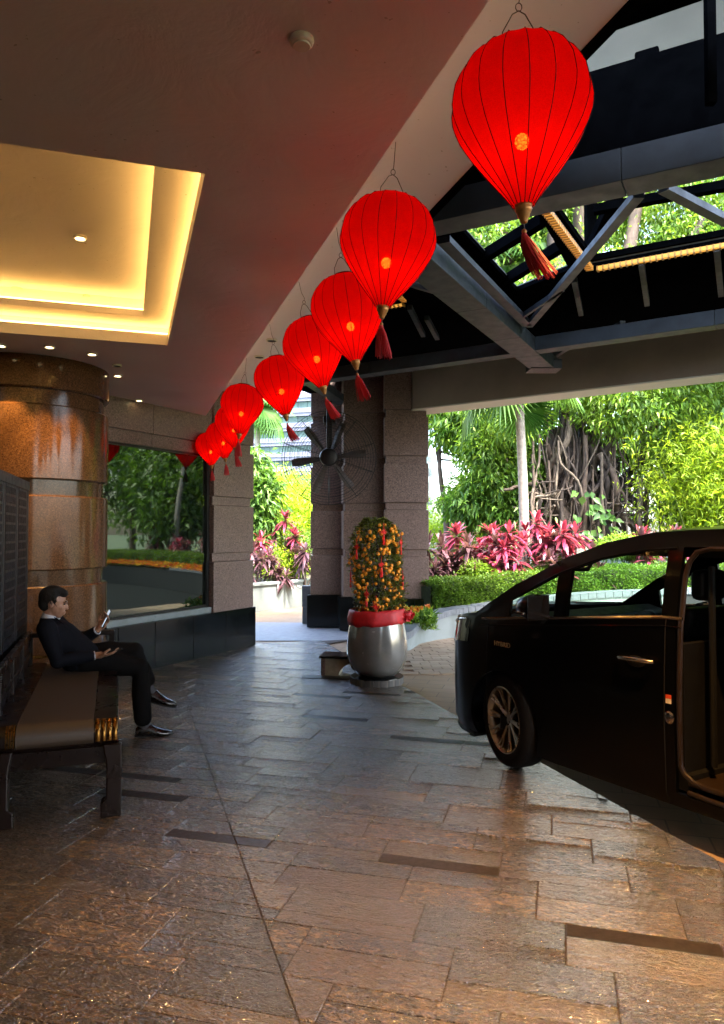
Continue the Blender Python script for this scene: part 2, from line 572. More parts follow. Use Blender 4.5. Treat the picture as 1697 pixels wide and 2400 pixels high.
# brick fan paving beyond the pot: curved courses of setts laid on the pavement
setts = MB()
fc = Vector((.5, 13.2))
for ri in range(20):
    rad = 1.75 + ri * .145
    nn = max(6, int(rad * 2 * math.pi / .24))
    for k in range(nn):
        a0 = 2 * math.pi * (k + .5 * (ri % 2)) / nn; a1 = a0 + 2 * math.pi / nn * .95
        pts = [fc + Vector((math.cos(a), math.sin(a))) * r_ for a, r_ in ((a0, rad), (a1, rad), (a1, rad + .135), (a0, rad + .135))]
        c = sum(pts, Vector((0, 0))) / 4
        if jn.dot(c) < RB + .06 or c.y > 11.35 + .8 * (c.x - 1) or c.x < .55: continue
        setts.prism([tuple(p_) for p_ in pts], -.029, -.012 + rr.uniform(-.002, .002))
M['sett'] = leafmat('sett_stone', [(.19, .135, .088), (.24, .175, .115), (.27, .21, .145), (.21, .155, .105)], 0.0, .6)
tag(setts.build('paving_setts', M['sett']), kind='stuff')

# ------------------------------------------------------------------ ceiling of the drop-off with its lit tray
s_of = lambda p_: Vector(p_).dot(AX)
t_of = lambda p_: Vector(p_).dot(BX)
st = lambda s, t, z=0: AX * s + BX * t + Z * z
Pe = at_z(806, 500, ZC)
TE = t_of(Pe)                                # soffit edge
c1, c2 = at_z(485, 408, ZC), at_z(390, 809, ZC)
RT = t_of((c1 + c2) / 2); RS0, RS1 = s_of(c1), s_of(c2)
RL = RT - 4.2
ceil = struct_root('ceiling')
def slab(s0, s1, t0, t1, z0, z1, m=M['plaster'], name='ceiling_panel', parent=ceil):
    return MB().prism([tuple(st(s, t))[:2] for s, t in ((s0, t0), (s1, t0), (s1, t1), (s0, t1))], z0, z1).build(name, m, parent, world=True)
ZT1, ZT2 = ZC + .17, ZC + .34
IN = .20
slab(-7, 13.5, RT, TE, ZC, ZC + .09)
slab(-7, 13.5, -9, RL, ZC, ZC + .09)
slab(-7, RS0, RL, RT, ZC, ZC + .0895)
slab(RS1, 13.5, RL, RT, ZC, ZC + .0895)
# lower tray ring (ceiling of the first cove) set back over the lip
B0 = .12
for (s0, s1, t0, t1) in ((RS0 - B0, RS1 + B0, RT - IN, RT + B0), (RS0 - B0, RS1 + B0, RL - B0, RL + IN), (RS0 - B0, RS0 + IN, RL + IN, RT - IN), (RS1 - IN, RS1 + B0, RL + IN, RT - IN)):
    slab(s0, s1, t0, t1, ZT1, ZT1 + .05, name='tray_panel')
for (s0, s1, t0, t1) in ((RS0 - B0 - .02, RS1 + B0 + .02, RT + B0, RT + B0 + .02), (RS0 - B0 - .02, RS1 + B0 + .02, RL - B0 - .02, RL - B0), (RS0 - B0 - .02, RS0 - B0, RL - B0, RT + B0), (RS1 + B0, RS1 + B0 + .02, RL - B0, RT + B0)):
    slab(s0, s1, t0, t1, ZC + .09, ZT1 + .05, name='tray_side')
slab(RS0 + IN - B0, RS1 - IN + B0, RL + IN - B0, RT - IN + B0, ZT2, ZT2 + .05, name='tray_panel')
for (s0, s1, t0, t1) in ((RS0 + IN - B0 - .02, RS1 - IN + B0 + .02, RT - IN + B0, RT - IN + B0 + .02), (RS0 + IN - B0 - .02, RS0 + IN - B0, RL, RT - IN + B0), (RS1 - IN + B0, RS1 - IN + B0 + .02, RL, RT - IN + B0)):
    slab(s0, s1, t0, t1, ZT1 + .05, ZT2 + .05, name='tray_side')
# rope lights lying in the coves
M['cove'] = emit('cove_light', (1.0, .57, .13), 7.5)
cv = thing('cove_light', 'warm yellow cove light around the ceiling tray', 'cove light', st((RS0 + RS1) / 2, RT, ZC))
for lvl, (zz, i0, o0) in enumerate(((ZC + .105, 0, .05), (ZT1 + .065, -IN, .05))):
    for pa, pb in ((st(RS0 - i0 - .05, RT + i0 + .06, zz), st(RS1 + i0 + .05, RT + i0 + .06, zz)), (st(RS1 + i0 + .06, RL, zz), st(RS1 + i0 + .06, RT + i0 + .06, zz)), (st(RS0 - i0 - .06, RL, zz), st(RS0 - i0 - .06, RT + i0 + .06, zz))):
        MB().tube([pa, pb], .012, 6).build('light_tube', M['cove'], cv, world=True)
# upper ceiling band beyond the soffit edge with its own cove light
ZU = 3.62
TO = t_of(at_z(1128, 366, ZU))
slab(-7, 12.2, TE - .5, TO, ZU, ZU + .06, name='upper_panel')
slab(-7, 12.2, TE - .52, TE - .5, ZC + .09, ZU + .06, name='upper_side')
slab(-7, 12.2, TO + .002, TO + .05, ZU - .012, 4.9, M['black_timber'], name='upper_fascia')
M['cove2'] = emit('cove_light_soft', (1.0, .66, .32), 2.4)
cv2 = thing('cove_light', 'dim warm cove light above the ceiling edge behind the lanterns', 'cove light', st(4, TE, ZC))
MB().tube([st(-6, TE - .10, ZC + .115), st(11, TE - .10, ZC + .115)], .014, 6).build('light_tube', M['cove2'], cv2, world=True)

# unseen walls added behind the camera and beyond the column to cut daylight
hw_ = thing('daylight_block_walls', 'unseen granite walls added behind the entrance to block daylight', 'building', (-3, -5.2, 0))
MB().bx(-10, 3.5, -5.6, -5.2, 0, 4.9).build('wall', M['granite'], hw_, world=True)
MB().bx(-9.6, -9.2, -5.2, 9, 0, 4.4).build('wall', M['granite'], hw_, world=True)

# ceiling fittings
M['lamp_on'] = emit('lamp_lens', (1.0, .80, .42), 9.0)
def downlight(px, py, z, lit, label, group, r=.05, spot=0, spot_dir=None, cone=60):
    q = at_z(px, py, z) if px is not None else Vector(py)
    o = thing('downlight', label, 'downlight', (q.x, q.y, z - .012), group=group)
    MB().lathe([(r * .78, .002), (r * .8, -.004), (r, -.006), (r, .0), (r * .98, .012)], 24, cap=False).build('trim_ring', M['fixture'], o, smooth=True)
    MB().lathe([(r * .80, -.002), (r * .7, .004), (.001, .004)], 20, cap=False).build('reflector', M['fixture'] if lit else M['black_metal'], o, smooth=True)
    if lit: MB().lathe([(.001, .0015), (r * .62, .0015), (r * .66, .006), (.001, .006)], 20, cap=False).build('lens', M['lamp_on'], o)
    if spot:
        ld = bpy.data.lights.new('downlight_beam', 'SPOT'); ld.energy = spot * LK; ld.color = (1, .50, .14)
        ld.spot_size = R(cone); ld.spot_blend = .55; ld.shadow_soft_size = .03
        lo = bpy.data.objects.new('lamp_beam', ld); COL.objects.link(lo); lo.parent = o; lo.location = (0, 0, -.012)
        if spot_dir is not None: lo.rotation_euler = Vector(spot_dir).to_track_quat('-Z', 'Y').to_euler()
    return o
colC = Vector((-3.2, 6.98, 0)); colR = .71
def todir(px, py, z):
    q = at_z(px, py, z); d = (colC - q); d.z = 0; d.normalize(); return d * .28 + Vector((0, 0, -1))
downlight(116, 811, ZC, True, 'lit downlight right at the top of the round column', None, .045, 80, todir(116, 811, ZC), 46)
downlight(2, 808, ZC, True, 'lit downlight at the left picture edge above the column', None, .045, 80, todir(2, 808, ZC), 46)
downlight(216, 828, ZC, True, 'lit downlight just right of the column top', None, .045, 60, todir(216, 828, ZC), 46)
downlight(274, 855, ZC, False, 'unlit black downlight right of the column', None, .045)
downlight(276, 879, ZC, True, 'lit downlight just behind the unlit black one', None, .045, 20, (0, 0, -1), 70)
downlight(326, 937, ZC, True, 'lit downlight in front of the dark window, left of two', None, .045, 0, (0, 0, -1), 70)
downlight(395, 967, ZC, True, 'lit downlight nearest the far corner of the ceiling', None, .045, 0, (0, 0, -1), 70)
downlight(188, 555, ZT2, True, 'lit downlight in the middle of the ceiling tray', None, .042, 12, (0, 0, -1), 70)
downlight(203, 693, ZT2, True, 'lit downlight near the far edge of the ceiling tray', None, .042, 12, (0, 0, -1), 70)
downlight(637, 796, ZU, False, 'unlit round fitting on the upper ceiling beside a lantern wire', None, .06)
downlight(608, 835, ZU, False, 'unlit round fitting on the upper ceiling, farther one', None, .06)
for i, q in enumerate(((1.55, 2.35, 4.28), (2.55, 3.3, 4.28), (.95, 1.1, 4.28))):
    downlight(None, q, 4.28, True, ('lit downlight under the black roof in front of the car door', 'lit downlight under the black roof above the car', 'lit downlight under the black roof nearest the camera')[i], 'downlights over the car', .07, (1000, 330, 230)[i], (-.05, -.05, -1), 78)
downlight(None, (-2.1, 2.1, ZC), ZC, True, 'lit downlight in the ceiling over the bench end', None, .05, 14, (0, 0.1, -1), 80)
downlight(None, (-.75, 1.75, ZC), ZC, True, 'lit downlight in the ceiling in front of the bench', None, .05, 135, (0.05, 0.2, -1), 74)
q = at_z(707, 90, ZC)
o = thing('smoke_detector', 'round white smoke detector on the ceiling', 'smoke detector', (q.x, q.y, ZC))
MB().lathe([(.038, .0), (.040, -.008), (.036, -.018), (.030, -.022), (.001, -.022)], 28, cap=False).build('housing', M['fixture'], o, smooth=True)
MB().lathe([(.029, -.0225), (.027, -.027), (.001, -.028)], 28, cap=False).build('cover', M['fixture'], o, smooth=True)
q = at_z(40, 676, ZT2)
o = thing('ceiling_speaker', 'round unlit disc in the ceiling tray near the left edge', 'ceiling fitting', (q.x, q.y, ZT2))
MB().lathe([(.045, .0), (.045, -.006), (.038, -.01), (.036, -.006), (.001, -.006)], 28, cap=False).build('housing', M['fixture'], o, smooth=True)
# ------------------------------------------------------------------ glass wall, end pillar, round column, fan pillar
def wl(t, n=0.0, z=0.0):                      # t metres back from the free end, n metres out of the wall
    return Cw - WA * t + WN_ * n + Z * z
def wall_prism(t0, t1, n0, n1, z0, z1):
    return MB().prism([tuple(wl(t, n))[:2] for t, n in ((t0, n0), (t1, n0), (t1, n1), (t0, n1))], z0, z1)

def t_at(px):                                  # where a picture column meets the wall line
    k = (px - 848.5) / F
    return (Cw.x - k * Cw.y) / (WA.x - k * WA.y)

M['wall_glass'] = None
m, nt, b = mat('solar_glass')
b.inputs['Base Color'].default_value = (.004, .006, .006, 1); b.inputs['Roughness'].default_value = .03
gl = N(nt, 'ShaderNodeBsdfGlossy'); gl.inputs['Roughness'].default_value = .012; gl.inputs['Color'].default_value = (.17, .22, .18, 1)
fr = N(nt, 'ShaderNodeFresnel'); fr.inputs['IOR'].default_value = 2.3
wv = noise(nt, .9, 2, .5, wpos(nt)); bn = bump(nt, None, wv, .02, .05); L(nt, bn, gl.inputs['Normal'])
mx = N(nt, 'ShaderNodeMixShader'); L(nt, fr.outputs[0], mx.inputs[0]); L(nt, b.outputs[0], mx.inputs[1]); L(nt, gl.outputs[0], mx.inputs[2])
L(nt, mx.outputs[0], nt.nodes['Material Output'].inputs['Surface'])
M['wall_glass'] = m
M['bronze'] = simple('bronze_frame', (.02, .02, .02), .35, metal=.6)
M['sill'] = simple('grey_sill', (.16, .19, .20), .35, var=.15)

t_gl = t_at(484)                               # right edge of the glass
gw = thing('glass_wall', 'dark reflective shop window set in brown granite above black plinth', 'window wall', wl(4, 0))
PZ = .56
GT, GB = 2.70, .64
tt = -.02; i = 0
pj = [-.02] + [t_at(x) for x in (515, 439, 349, 262, 180, 100, 20)]
for i in range(len(pj) - 1):
    wall_prism(pj[i] + .005, pj[i + 1] - .005, -.3, .12, 0, PZ - .0).build('plinth_panel', M['black_granite'], gw, world=True, bevel=.003)
wall_prism(t_gl - .03, 9, -.08, .07, PZ + .002, GB).build('sill', M['sill'], gw, world=True, bevel=.004)
for k in range(3):
    a0 = t_gl + k * 2.2; a1 = t_gl + (k + 1) * 2.2
    wall_prism(a0 + .02, a1 - .003 if k < 2 else a1 - .02, -.01, .0, GB + .03, GT - .03).build('pane', M['wall_glass'], gw, world=True)
for (a0, a1, z0, z1) in ((t_gl - .03, t_gl + .02, GB, GT), (t_gl + .02, t_gl + 6.6, GB, GB + .03), (t_gl + .02, t_gl + 6.6, GT - .03, GT)):
    wall_prism(a0, a1, -.03, .025, z0, z1).build('frame', M['bronze'], gw, world=True)
wall_prism(.0, 9, -.5, -.03, .0, 4.4).build('backing', M['black_granite'], gw, world=True)
k = t_gl - .03
while k < 8:
    wall_prism(k + .002, k + 1.1 - .002, -.03, .06, GT + .16, 4.4).build('lintel_block', M['granite'], gw, world=True, bevel=.003)
    wall_prism(k + .002, k + 1.1 - .002, -.029, .035, GT + .002, GT + .157).build('lintel_strip', M['granite'], gw, world=True, bevel=.003)
    k += 1.1

GZ = [(1.245, 1.365), (2.02, 2.145), (2.79, 2.915), (3.56, 3.685)]
def courses(zb, zt):
    out = []; z = zb
    for g0, g1 in GZ:
        if g1 > zt: break
        out.append((z, g0, 0)); out.append((g0, g1, 1)); z = g1
    out.append((z, zt, 0))
    return out
ep = thing('granite_pillar', 'brown granite pillar at the free end of the glass wall', 'pillar', wl(.4, .05))
for z0, z1, gr in courses(PZ, 4.4):
    d = .035 if gr else 0
    wall_prism(.02 + d, t_gl - .035 - d * .3, -.45, .10 - d, z0 + .0015, z1 - .0015).build('groove' if gr else 'block', M['granite'], ep, world=True, bevel=.005)
wall_prism(.05, t_gl - .06, -.3, .0, 0, PZ).build('core', M['black_granite'], ep, world=True)

# round column
rc = thing('round_column', 'round polished brown granite column behind the seated man', 'column', colC)
ZCOL = [(0, .49, 0)]
z = 0.0
grooves = [(1.17, 1.31), (1.98, 2.12), (2.79, 2.93)]
for g0, g1 in grooves:
    MB().lathe([(colR - .012, z), (colR, z + .012), (colR, g0 - .012), (colR - .012, g0)], 96).build('drum', M['granite_col'], rc, smooth=True, angle=25)
    MB().lathe([(colR - .045, g0), (colR - .045, g1)], 96).build('groove', M['granite_col'], rc, smooth=True, angle=25)
    z = g1
MB().lathe([(colR - .012, z), (colR, z + .012), (colR, ZC - .002)], 96).build('drum', M['granite_col'], rc, smooth=True, angle=25)

# pillar with the fan
xl, xr = at_y(728, 1300, 12.7).x, at_y(1005, 1300, 11.93).x
x1, x2, x3 = at_y(800, 1300, 12.7).x, at_y(803, 1300, 12.3).x + .012, at_y(901, 1300, 11.93).x
foot = [(xl, 12.7), (x1, 12.7), (x2, 12.3), (x3, 12.3), (x3, 11.93), (xr, 11.93), (xr, 13.6), (xl, 13.6)]
def grow(poly, d):
    c = Vector((sum(p_[0] for p_ in poly) / len(poly), sum(p_[1] for p_ in poly) / len(poly)))
    out = []
    n = len(poly)
    for i in range(n):
        p0, p1, p2 = Vector(poly[i - 1]), Vector(poly[i]), Vector(poly[(i + 1) % n])
        d0, d1 = (p1 - p0).normalized(), (p2 - p1).normalized()
        n0, n1 = Vector((d0.y, -d0.x)), Vector((d1.y, -d1.x))
        m_ = (n0 + n1); m_ = m_ / max(.3, m_.dot(n0)) if m_.length > 1e-6 else n0
        out.append(tuple(p1 + m_ * d))
    return out
fp = thing('granite_pillar', 'brown granite pillar carrying the wall fan, behind the kumquat pot', 'pillar', (.1, 12.7, 0))
MB().prism(grow(foot, .06), 0, PZ).build('plinth', M['black_granite'], fp, world=True, bevel=.006)
for z0, z1, gr in courses(PZ, 4.6):
    MB().prism(grow(foot, -.03 if gr else 0), z0 + .0015, z1 - .0015).build('groove' if gr else 'block', M['granite'], fp, world=True, bevel=.005)

# ------------------------------------------------------------------ canopy roof: concrete edge beam, steel chords, black deck
ZB = 3.66
cb0, cb1 = at_z(967, 961, ZB), at_z(1697, 877.5, ZB)
cdir = (cb1 - cb0).normalized(); cn = Vector((-cdir.y, cdir.x, 0))
if cn.y < 0: cn = -cn
cb1e = cb0 + cdir * 12
side = at_z(918, 990, ZB)
cbm = thing('edge_beam', 'cream painted concrete beam along the far edge of the canopy', 'beam', cb0)
poly = [cb0, cb1e, cb1e + cn * .36, cb0 + cn * .36 + (side - cb0) * .2, side + cdir * .36, side]
MB().prism([tuple(p_)[:2] for p_ in poly], ZB + .02, 4.75).build('beam_body', M['concrete'], cbm, world=True, bevel=.008)
MB().prism([tuple(p_)[:2] for p_ in poly], ZB, ZB + .02).build('beam_underside', M['concrete_soffit'], cbm, world=True)
MB().prism([tuple(p_)[:2] for p_ in (side + Vector((-.02, 0, 0)), side + Vector((-.45, 1.6, 0)), side + Vector((.5, 1.8, 0)), side + cdir * .3)], ZB - .0, 4.75).build('beam_return', M['concrete'], cbm, world=True)

ZH = 3.77
rf = thing('canopy_roof', 'black timber canopy roof with grey blue steel chords over the driveway', 'roof', (2.5, 7, ZH))
def chord(p0, p1, w, h, z, name='chord', ext=(0, 0), m=None):
    d = (p1 - p0).normalized()
    MB().beam(p0 - d * ext[0] + Z * (h / 2), p1 + d * ext[1] + Z * (h / 2), w, h).build(name, m or M['steel'], rf, world=True, bevel=.004)
# far cross chord, near cross chord and the long chord that runs to the concrete beam (short lengths butted end to end)
def jointed(pa, pb, w, h, cuts, name='chord'):
    pa, pb = Vector(pa), Vector(pb); d = (pb - pa); ks = [0] + cuts + [1]
    for k0, k1 in zip(ks[:-1], ks[1:]):
        MB().beam(pa + d * k0 + d.normalized() * .002 + Z * h / 2, pa + d * k1 - d.normalized() * .002 + Z * h / 2, w, h).build(name, M['steel'], rf, world=True, bevel=.004)
A0, A1 = at_z(850, 882, ZH), at_z(1697, 765, ZH)
dA = (A1 - A0)
jointed(A0 - dA * .35, A1 + dA * .8, .2, .16, [.18, .42, .62, .8])
D0, D1 = at_z(1008, 540, ZH), at_z(1697, 392, ZH)
dD = (D1 - D0)
jointed(D0 - dD * .6, D1 + dD * 1.5, .24, .2, [.3, .42, .56, .75])
B0_, B1_ = at_z(978, 622, ZH - .006), at_z(1275, 868, ZH - .006)
dB = (B1_ - B0_)
jointed(B0_ - dB * .6, B1_ + dB * .03, .30, .17, [.36, .56, .73, .86])
for kk in (.85,):
    MB().beam(B1_ + Vector((.2, 0, 0)) + Z * .05 - dB.normalized() * .02, B1_ + Vector((-.2, 0, 0)) + Z * .05 - dB.normalized() * .02, .3, .12).build('bearing_plate', M['black_metal'], rf, world=True)
# black upstand over the near chord, with a raised block on top
dn = dD.normalized(); nn_ = Vector((-dn.y, dn.x, 0))
MB().beam(D0 - dD * .6 + Z * .495 + nn_ * .02, D1 + dD * 1.5 + Z * .495 + nn_ * .02, .06, .59).build('upstand', M['black_timber'], rf, world=True)
pb = at_y(1516, 142, (D0 + dD * .72).y)
MB().beam(pb - dn * .07 + nn_ * .02, pb + dn * .07 + nn_ * .02, .07, .14).build('upstand_block', M['black_timber'], rf, world=True, bevel=.012)
# deck with the two openings that show the trees
ZD = 4.3
O = lambda px, py, z=ZD: at_z(px, py, z)
gA, gB = O(1385, 628), O(1697, 570)
gdir = (gB - gA).normalized()
gL = O(1289, 500); ldir = (gL - gA).normalized()
nearA = O(1381, 78); nearB = O(1611, 10)
hx = lambda p_, d1, q_, d2: p_ + d1 * ((q_ - p_).cross(d2).z / d1.cross(d2).z)
nd = gdir
n0 = hx(gA, ldir, O(1470, 34), nd) + ldir * .1
hole1 = [gA, gA + gdir * 7, n0 + nd * 7, n0]
hole2 = [O(1078, 535), O(1200, 300), O(1352, 420), O(1262, 505), O(1296, 560), O(1334, 632), O(1212, 682)]
tw = lambda p_: tuple(Vector(p_))[:2]
q_near = st(-8, TO + .06); q_far = st(10.0, TO + .06)
outer = [q_near, q_far, Vector((-.95, 12.3, 0)), Vector((.2, 13.2, 0)), side + Vector((0, .3, 0)), cb0 + cn * .1, cb1e + cn * .1, Vector((11, -8, 0))]
MB().prism([tw(p_) for p_ in outer], ZD, ZD + .045, [[tw(p_) for p_ in hole1], [tw(p_) for p_ in hole2]]).build('deck', M['black_timber'], rf, world=True)
MB().prism([tw(p_) for p_ in outer], ZD + .05, ZD + .06, [[tw(p_) for p_ in hole1], [tw(p_) for p_ in hole2]]).build('bounce_sheet', M['bounce'], rf, world=True)  # unseen pale sheet added to bounce daylight up to the lining
# deep black kerbs round the openings
def kerb(p0, p1, h=.30, w=.07, m=None, z0=ZD + .06, name='kerb'):
    d = (Vector(p1) - Vector(p0)).normalized()
    MB().beam(Vector((p0[0], p0[1], z0 + h / 2)) - d * w / 2, Vector((p1[0], p1[1], z0 + h / 2)) + d * w / 2, w, h).build(name, m or M['black_timber'], rf, world=True)
for i in (0, 2, 3):
    kerb(hole1[i], hole1[(i + 1) % 4], .06)
# raised centre roof over the big opening, pale underneath
ctr = sum(hole1, Vector()) / 4
up = [gA + gdir * -1.2 - ldir * .75, gA + gdir * 8 - ldir * .75, n0 + nd * 8 + ldir * 1.5, n0 - nd * 1.2 + ldir * 1.5]
MB().prism([tw(p_) for p_ in up], 6.05, 6.12).build('upper_roof', M['roof_lining'], rf, world=True)
MB().prism([tw(p_) for p_ in [p_ + (p_ - ctr) * .04 for p_ in up]], 6.12, 6.35).build('upper_roof_top', M['black_timber'], rf, world=True)
# posts of the raised roof
for p_ in (gA, gA + gdir * 3.4, n0 + nd * 3.4):
    MB().beam(Vector((p_.x, p_.y, ZD + .09)), Vector((p_.x, p_.y, 6.05)), .1, .1, up=Vector((0, 1, 0))).build('post', M['black_timber'], rf, world=True)
pp_ = at_y(1666, 200, 3.75)
MB().beam(Vector((pp_.x, pp_.y, 3.9)), Vector((pp_.x, pp_.y, 6.05)), .045, .045, up=Vector((0, 1, 0))).build('post', M['black_timber'], rf, world=True)
# gold light channels along the opening edges: ribbed strips with a glowing back
M['gold'] = simple('gold_channel', (.62, .33, .07), .4, var=.2, vscale=30)
M['gold_glow'] = emit('gold_channel_light', (1.0, .48, .08), .42)
def channel(p0, p1, label, w=.05, h=.035, step=.055):
    p0, p1 = Vector(p0), Vector(p1); d = (p1 - p0); n = d.normalized()
    o = thing('light_channel', label, 'light strip', (p0 + p1) / 2)
    MB().beam(p0, p1, w, h).build('glowing_back', M['gold_glow'], o, world=True)
    ribs = MB(); k = 0.0
    while k < d.length:
        ribs.beam(p0 + n * k - Z * .004, p0 + n * (k + step * .3) - Z * .004, w + .012, h + .012); k += step
    tag(ribs.build('rib', M['gold'], o, world=True), kind='stuff')
gz = Vector((0, 0, -.02))
channel(gA + gz + gdir * .06, gA + gdir * 4.2 + gz, 'long gold light strip along the far edge of the roof opening')
channel(gA + gz + ldir * .05, gA + ldir * 1.9 + gz, 'gold light strip sloping up the left edge of the roof opening', .06)
channel(n0 + nd * .1 + gz + ldir * .14, n0 + ldir * .14 + nd * 3 + gz, 'gold light strip in the top right corner above the biggest lantern', .08, .05, .09)
MB().beam(n0 + ldir * .0 - nd * .5 + Z * -.04, n0 + ldir * .0 + nd * 3 + Z * -.04, .12, .1).build('trimmer', M['black_timber'], rf, world=True)
channel(O(900, 655), O(948, 705), 'short gold light strip behind the second lantern, sloping one', .05)
channel(O(885, 722), O(946, 712), 'short gold light strip behind the second lantern, level one', .05)
# bars across the left opening and rafters under the far slope
for (p0, p1) in (((1085, 632), (1275, 514)), ((1140, 686), (1320, 574))):
    MB().beam(O(*p0, ZD + .03), O(*p1, ZD + .03), .085, .1).build('rafter', M['black_timber'], rf, world=True)
MB().beam(O(1392, 492, 4.36), O(1760, 424, 4.36), .08, .07).build('purlin', M['black_timber'], rf, world=True)
MB().beam(O(1372, 612, 4.42), O(1452, 440, 4.7), .10, .1).build('hip_rafter', M['black_timber'], rf, world=True)
for (p0, p1) in (((1346, 655), (1362, 735)), ((1503, 615), (1517, 712)), ((1680, 582), (1690, 690)), ((960, 720), (992, 785)), ((1000, 745), (1025, 792))):
    MB().beam(O(*p0, ZD - .03), O(*p1, ZD - .03), .055, .06).build('rafter', M['steel'], rf, world=True)
# flat bracing in the plane of the chords
for (p0, p1, w) in (((1497, 455), (1240, 762), .075), ((1040, 562), (1236, 760), .10), ((1555, 440), (1760, 548), .075), ((1000, 570), (1215, 772), .05), ((1225, 740), (1320, 676), .03), ((1080, 700), (930, 655), .04)):
    MB().beam(at_z(*p0, ZH + .12), at_z(*p1, ZH + .12), w, .05).build('brace', M['steel'], rf, world=True)
for px_, py_, in ((1290, 838), (1390, 800)):
    MB().beam(at_z(px_, py_, ZH + .2), at_z(px_ + 70, py_ - 42, ZH + .2), .06, .06).build('brace', M['steel'], rf, world=True)
# beam across the gap between the two pillars
ln = thing('lintel_beam', 'dark beam over the gap between the two granite pillars', 'beam', (-1.4, 11.8, 4.0))
MB().beam(wl(.3, -.1, 4.4), Vector((xl + .3, 13.0, 4.4)), .35, .6).build('beam_body', M['black_timber'], ln, world=True)
MB().beam(at_z(702, 872, 3.9), Vector((xl + .6, 12.9, 3.95)), .22, .12).build('side_beam', M['steel'], ln, world=True)
# ------------------------------------------------------------------ lanterns
def lantern_fabric():
    m, nt, b = mat('lantern_fabric')
    b.inputs['Base Color'].default_value = (.32, .0015, .0015, 1); b.inputs['Roughness'].default_value = .85
    b.inputs['Specular IOR Level'].default_value = 0.0
    b.inputs['Emission Color'].default_value = (1.0, .0005, .0005, 1)
    b.inputs['Emission Strength'].default_value = .13 * LK
    tr = N(nt, 'ShaderNodeBsdfTranslucent'); tr.inputs[0].default_value = (.72, .004, .003, 1)
    m1 = N(nt, 'ShaderNodeMixShader'); m1.inputs[0].default_value = .5
    L(nt, b.outputs[0], m1.inputs[1]); L(nt, tr.outputs[0], m1.inputs[2])
    tp = N(nt, 'ShaderNodeBsdfTransparent'); tp.inputs[0].default_value = (1, .09, .02, 1)
    tc = N(nt, 'ShaderNodeTexCoord').outputs['Object']
    wv = noise(nt, 330, 2, .5, tc)
    m2 = N(nt, 'ShaderNodeMixShader'); L(nt, ramp(nt, wv, [(.40, (.0,) * 3), (.62, (.16,) * 3)]), m2.inputs[0])
    L(nt, m1.outputs[0], m2.inputs[1]); L(nt, tp.outputs[0], m2.inputs[2])
    L(nt, m2.outputs[0], nt.nodes['Material Output'].inputs['Surface'])
    return m
M['fabric'] = lantern_fabric()
M['bulb'] = emit('lantern_bulb', (1.0, .30, .075), 54.0)
M['rib'] = simple('lantern_rib', (.035, .001, .001), .7, spec=.1)
M['ferrule'] = simple('lantern_ferrule', (.30, .13, .03), .4, metal=.5, var=.3, vscale=60)
M['tassel'] = simple('tassel_thread', (.42, .008, .012), .7, var=.25, vscale=50)
LR, LH = .193, .445
prof = [(0, .25), (.025, .46), (.07, .655), (.15, .83), (.25, .945), (.36, 1.0), (.45, .985), (.55, .90), (.65, .765), (.75, .60), (.85, .42), (.93, .27), (1, .155)]
NR = 18
def lrad(k):
    for (a, r0), (b_, r1) in zip(prof[:-1], prof[1:]):
        if a <= k <= b_:
            f = (k - a) / (b_ - a); f = f
            return r0 + (r1 - r0) * f
    return prof[-1][1]
def lantern_proto():
    root = thing('lantern', 'x', 'lantern', (0, 0, 0), group='red silk lanterns hung along the ceiling edge')
    fab = MB(); rings = []
    for i in range(25):
        k = i / 24; r_ = lrad(k) * LR
        ring = []
        for j in range(NR * 3):
            a = 2 * math.pi * j / (NR * 3)
            rr_ = r_ * (1.0 if j % 3 == 0 else .968)
            ring.append(Vector((rr_ * math.cos(a), rr_ * math.sin(a), -k * LH)))
        rings.append(ring)
    fab.loft(rings, cap=False)
    sh = fab.build('shade', M['fabric'], root, smooth=True, angle=70)
    ribm = MB().tube([(lrad(k / 16) * LR * 1.004, 0, -k / 16 * LH) for k in range(17)], .0014, 4).mesh('rib')
    for j in range(NR):
        o = link('rib', ribm, M['rib'], root); o.rotation_euler.z = 2 * math.pi * j / NR
    MB().lathe([(.25 * LR, .004), (.27 * LR, .004), (.27 * LR, -.004), (.25 * LR, -.004), (.25 * LR, .004)], 24, cap=False).build('top_ring', M['rib'], root)
    MB().lathe([(.27 * LR, .002), (.10 * LR, .006), (.06 * LR, .007)], 24, cap=False).build('bulb_baffle', M['fabric'], root)  # disc added to stop bulb light leaking up onto the ceiling
    MB().ell((0, 0, -.60 * LH), (.020, .020, .022), 12, 8).build('bulb', M['bulb'], root, smooth=True)
    MB().tube([(0, 0, -.55 * LH), (0, 0, 0)], .0025, 5).build('lamp_cord', M['rib'], root)
    z = -LH
    MB().lathe([(.023, z + .010), (.0245, z + .006), (.0245, z), (.0225, z - .004), (.024, z - .010), (.021, z - .018), (.018, z - .021), (.0165, z - .03), (.013, z - .034), (.010, z - .046), (.003, z - .05)], 20).build('ferrule', M['ferrule'], root, smooth=True)
    MB().tube([(0, 0, z - .05), (0.001, 0, z - .066)], .0016, 5).build('cord', M['wire'], root)
    MB().ell((0, 0, z - .071), (.0075, .0075, .008), 10, 8).build('bead', M['ferrule'], root, smooth=True)
    return root
lp = lantern_proto()
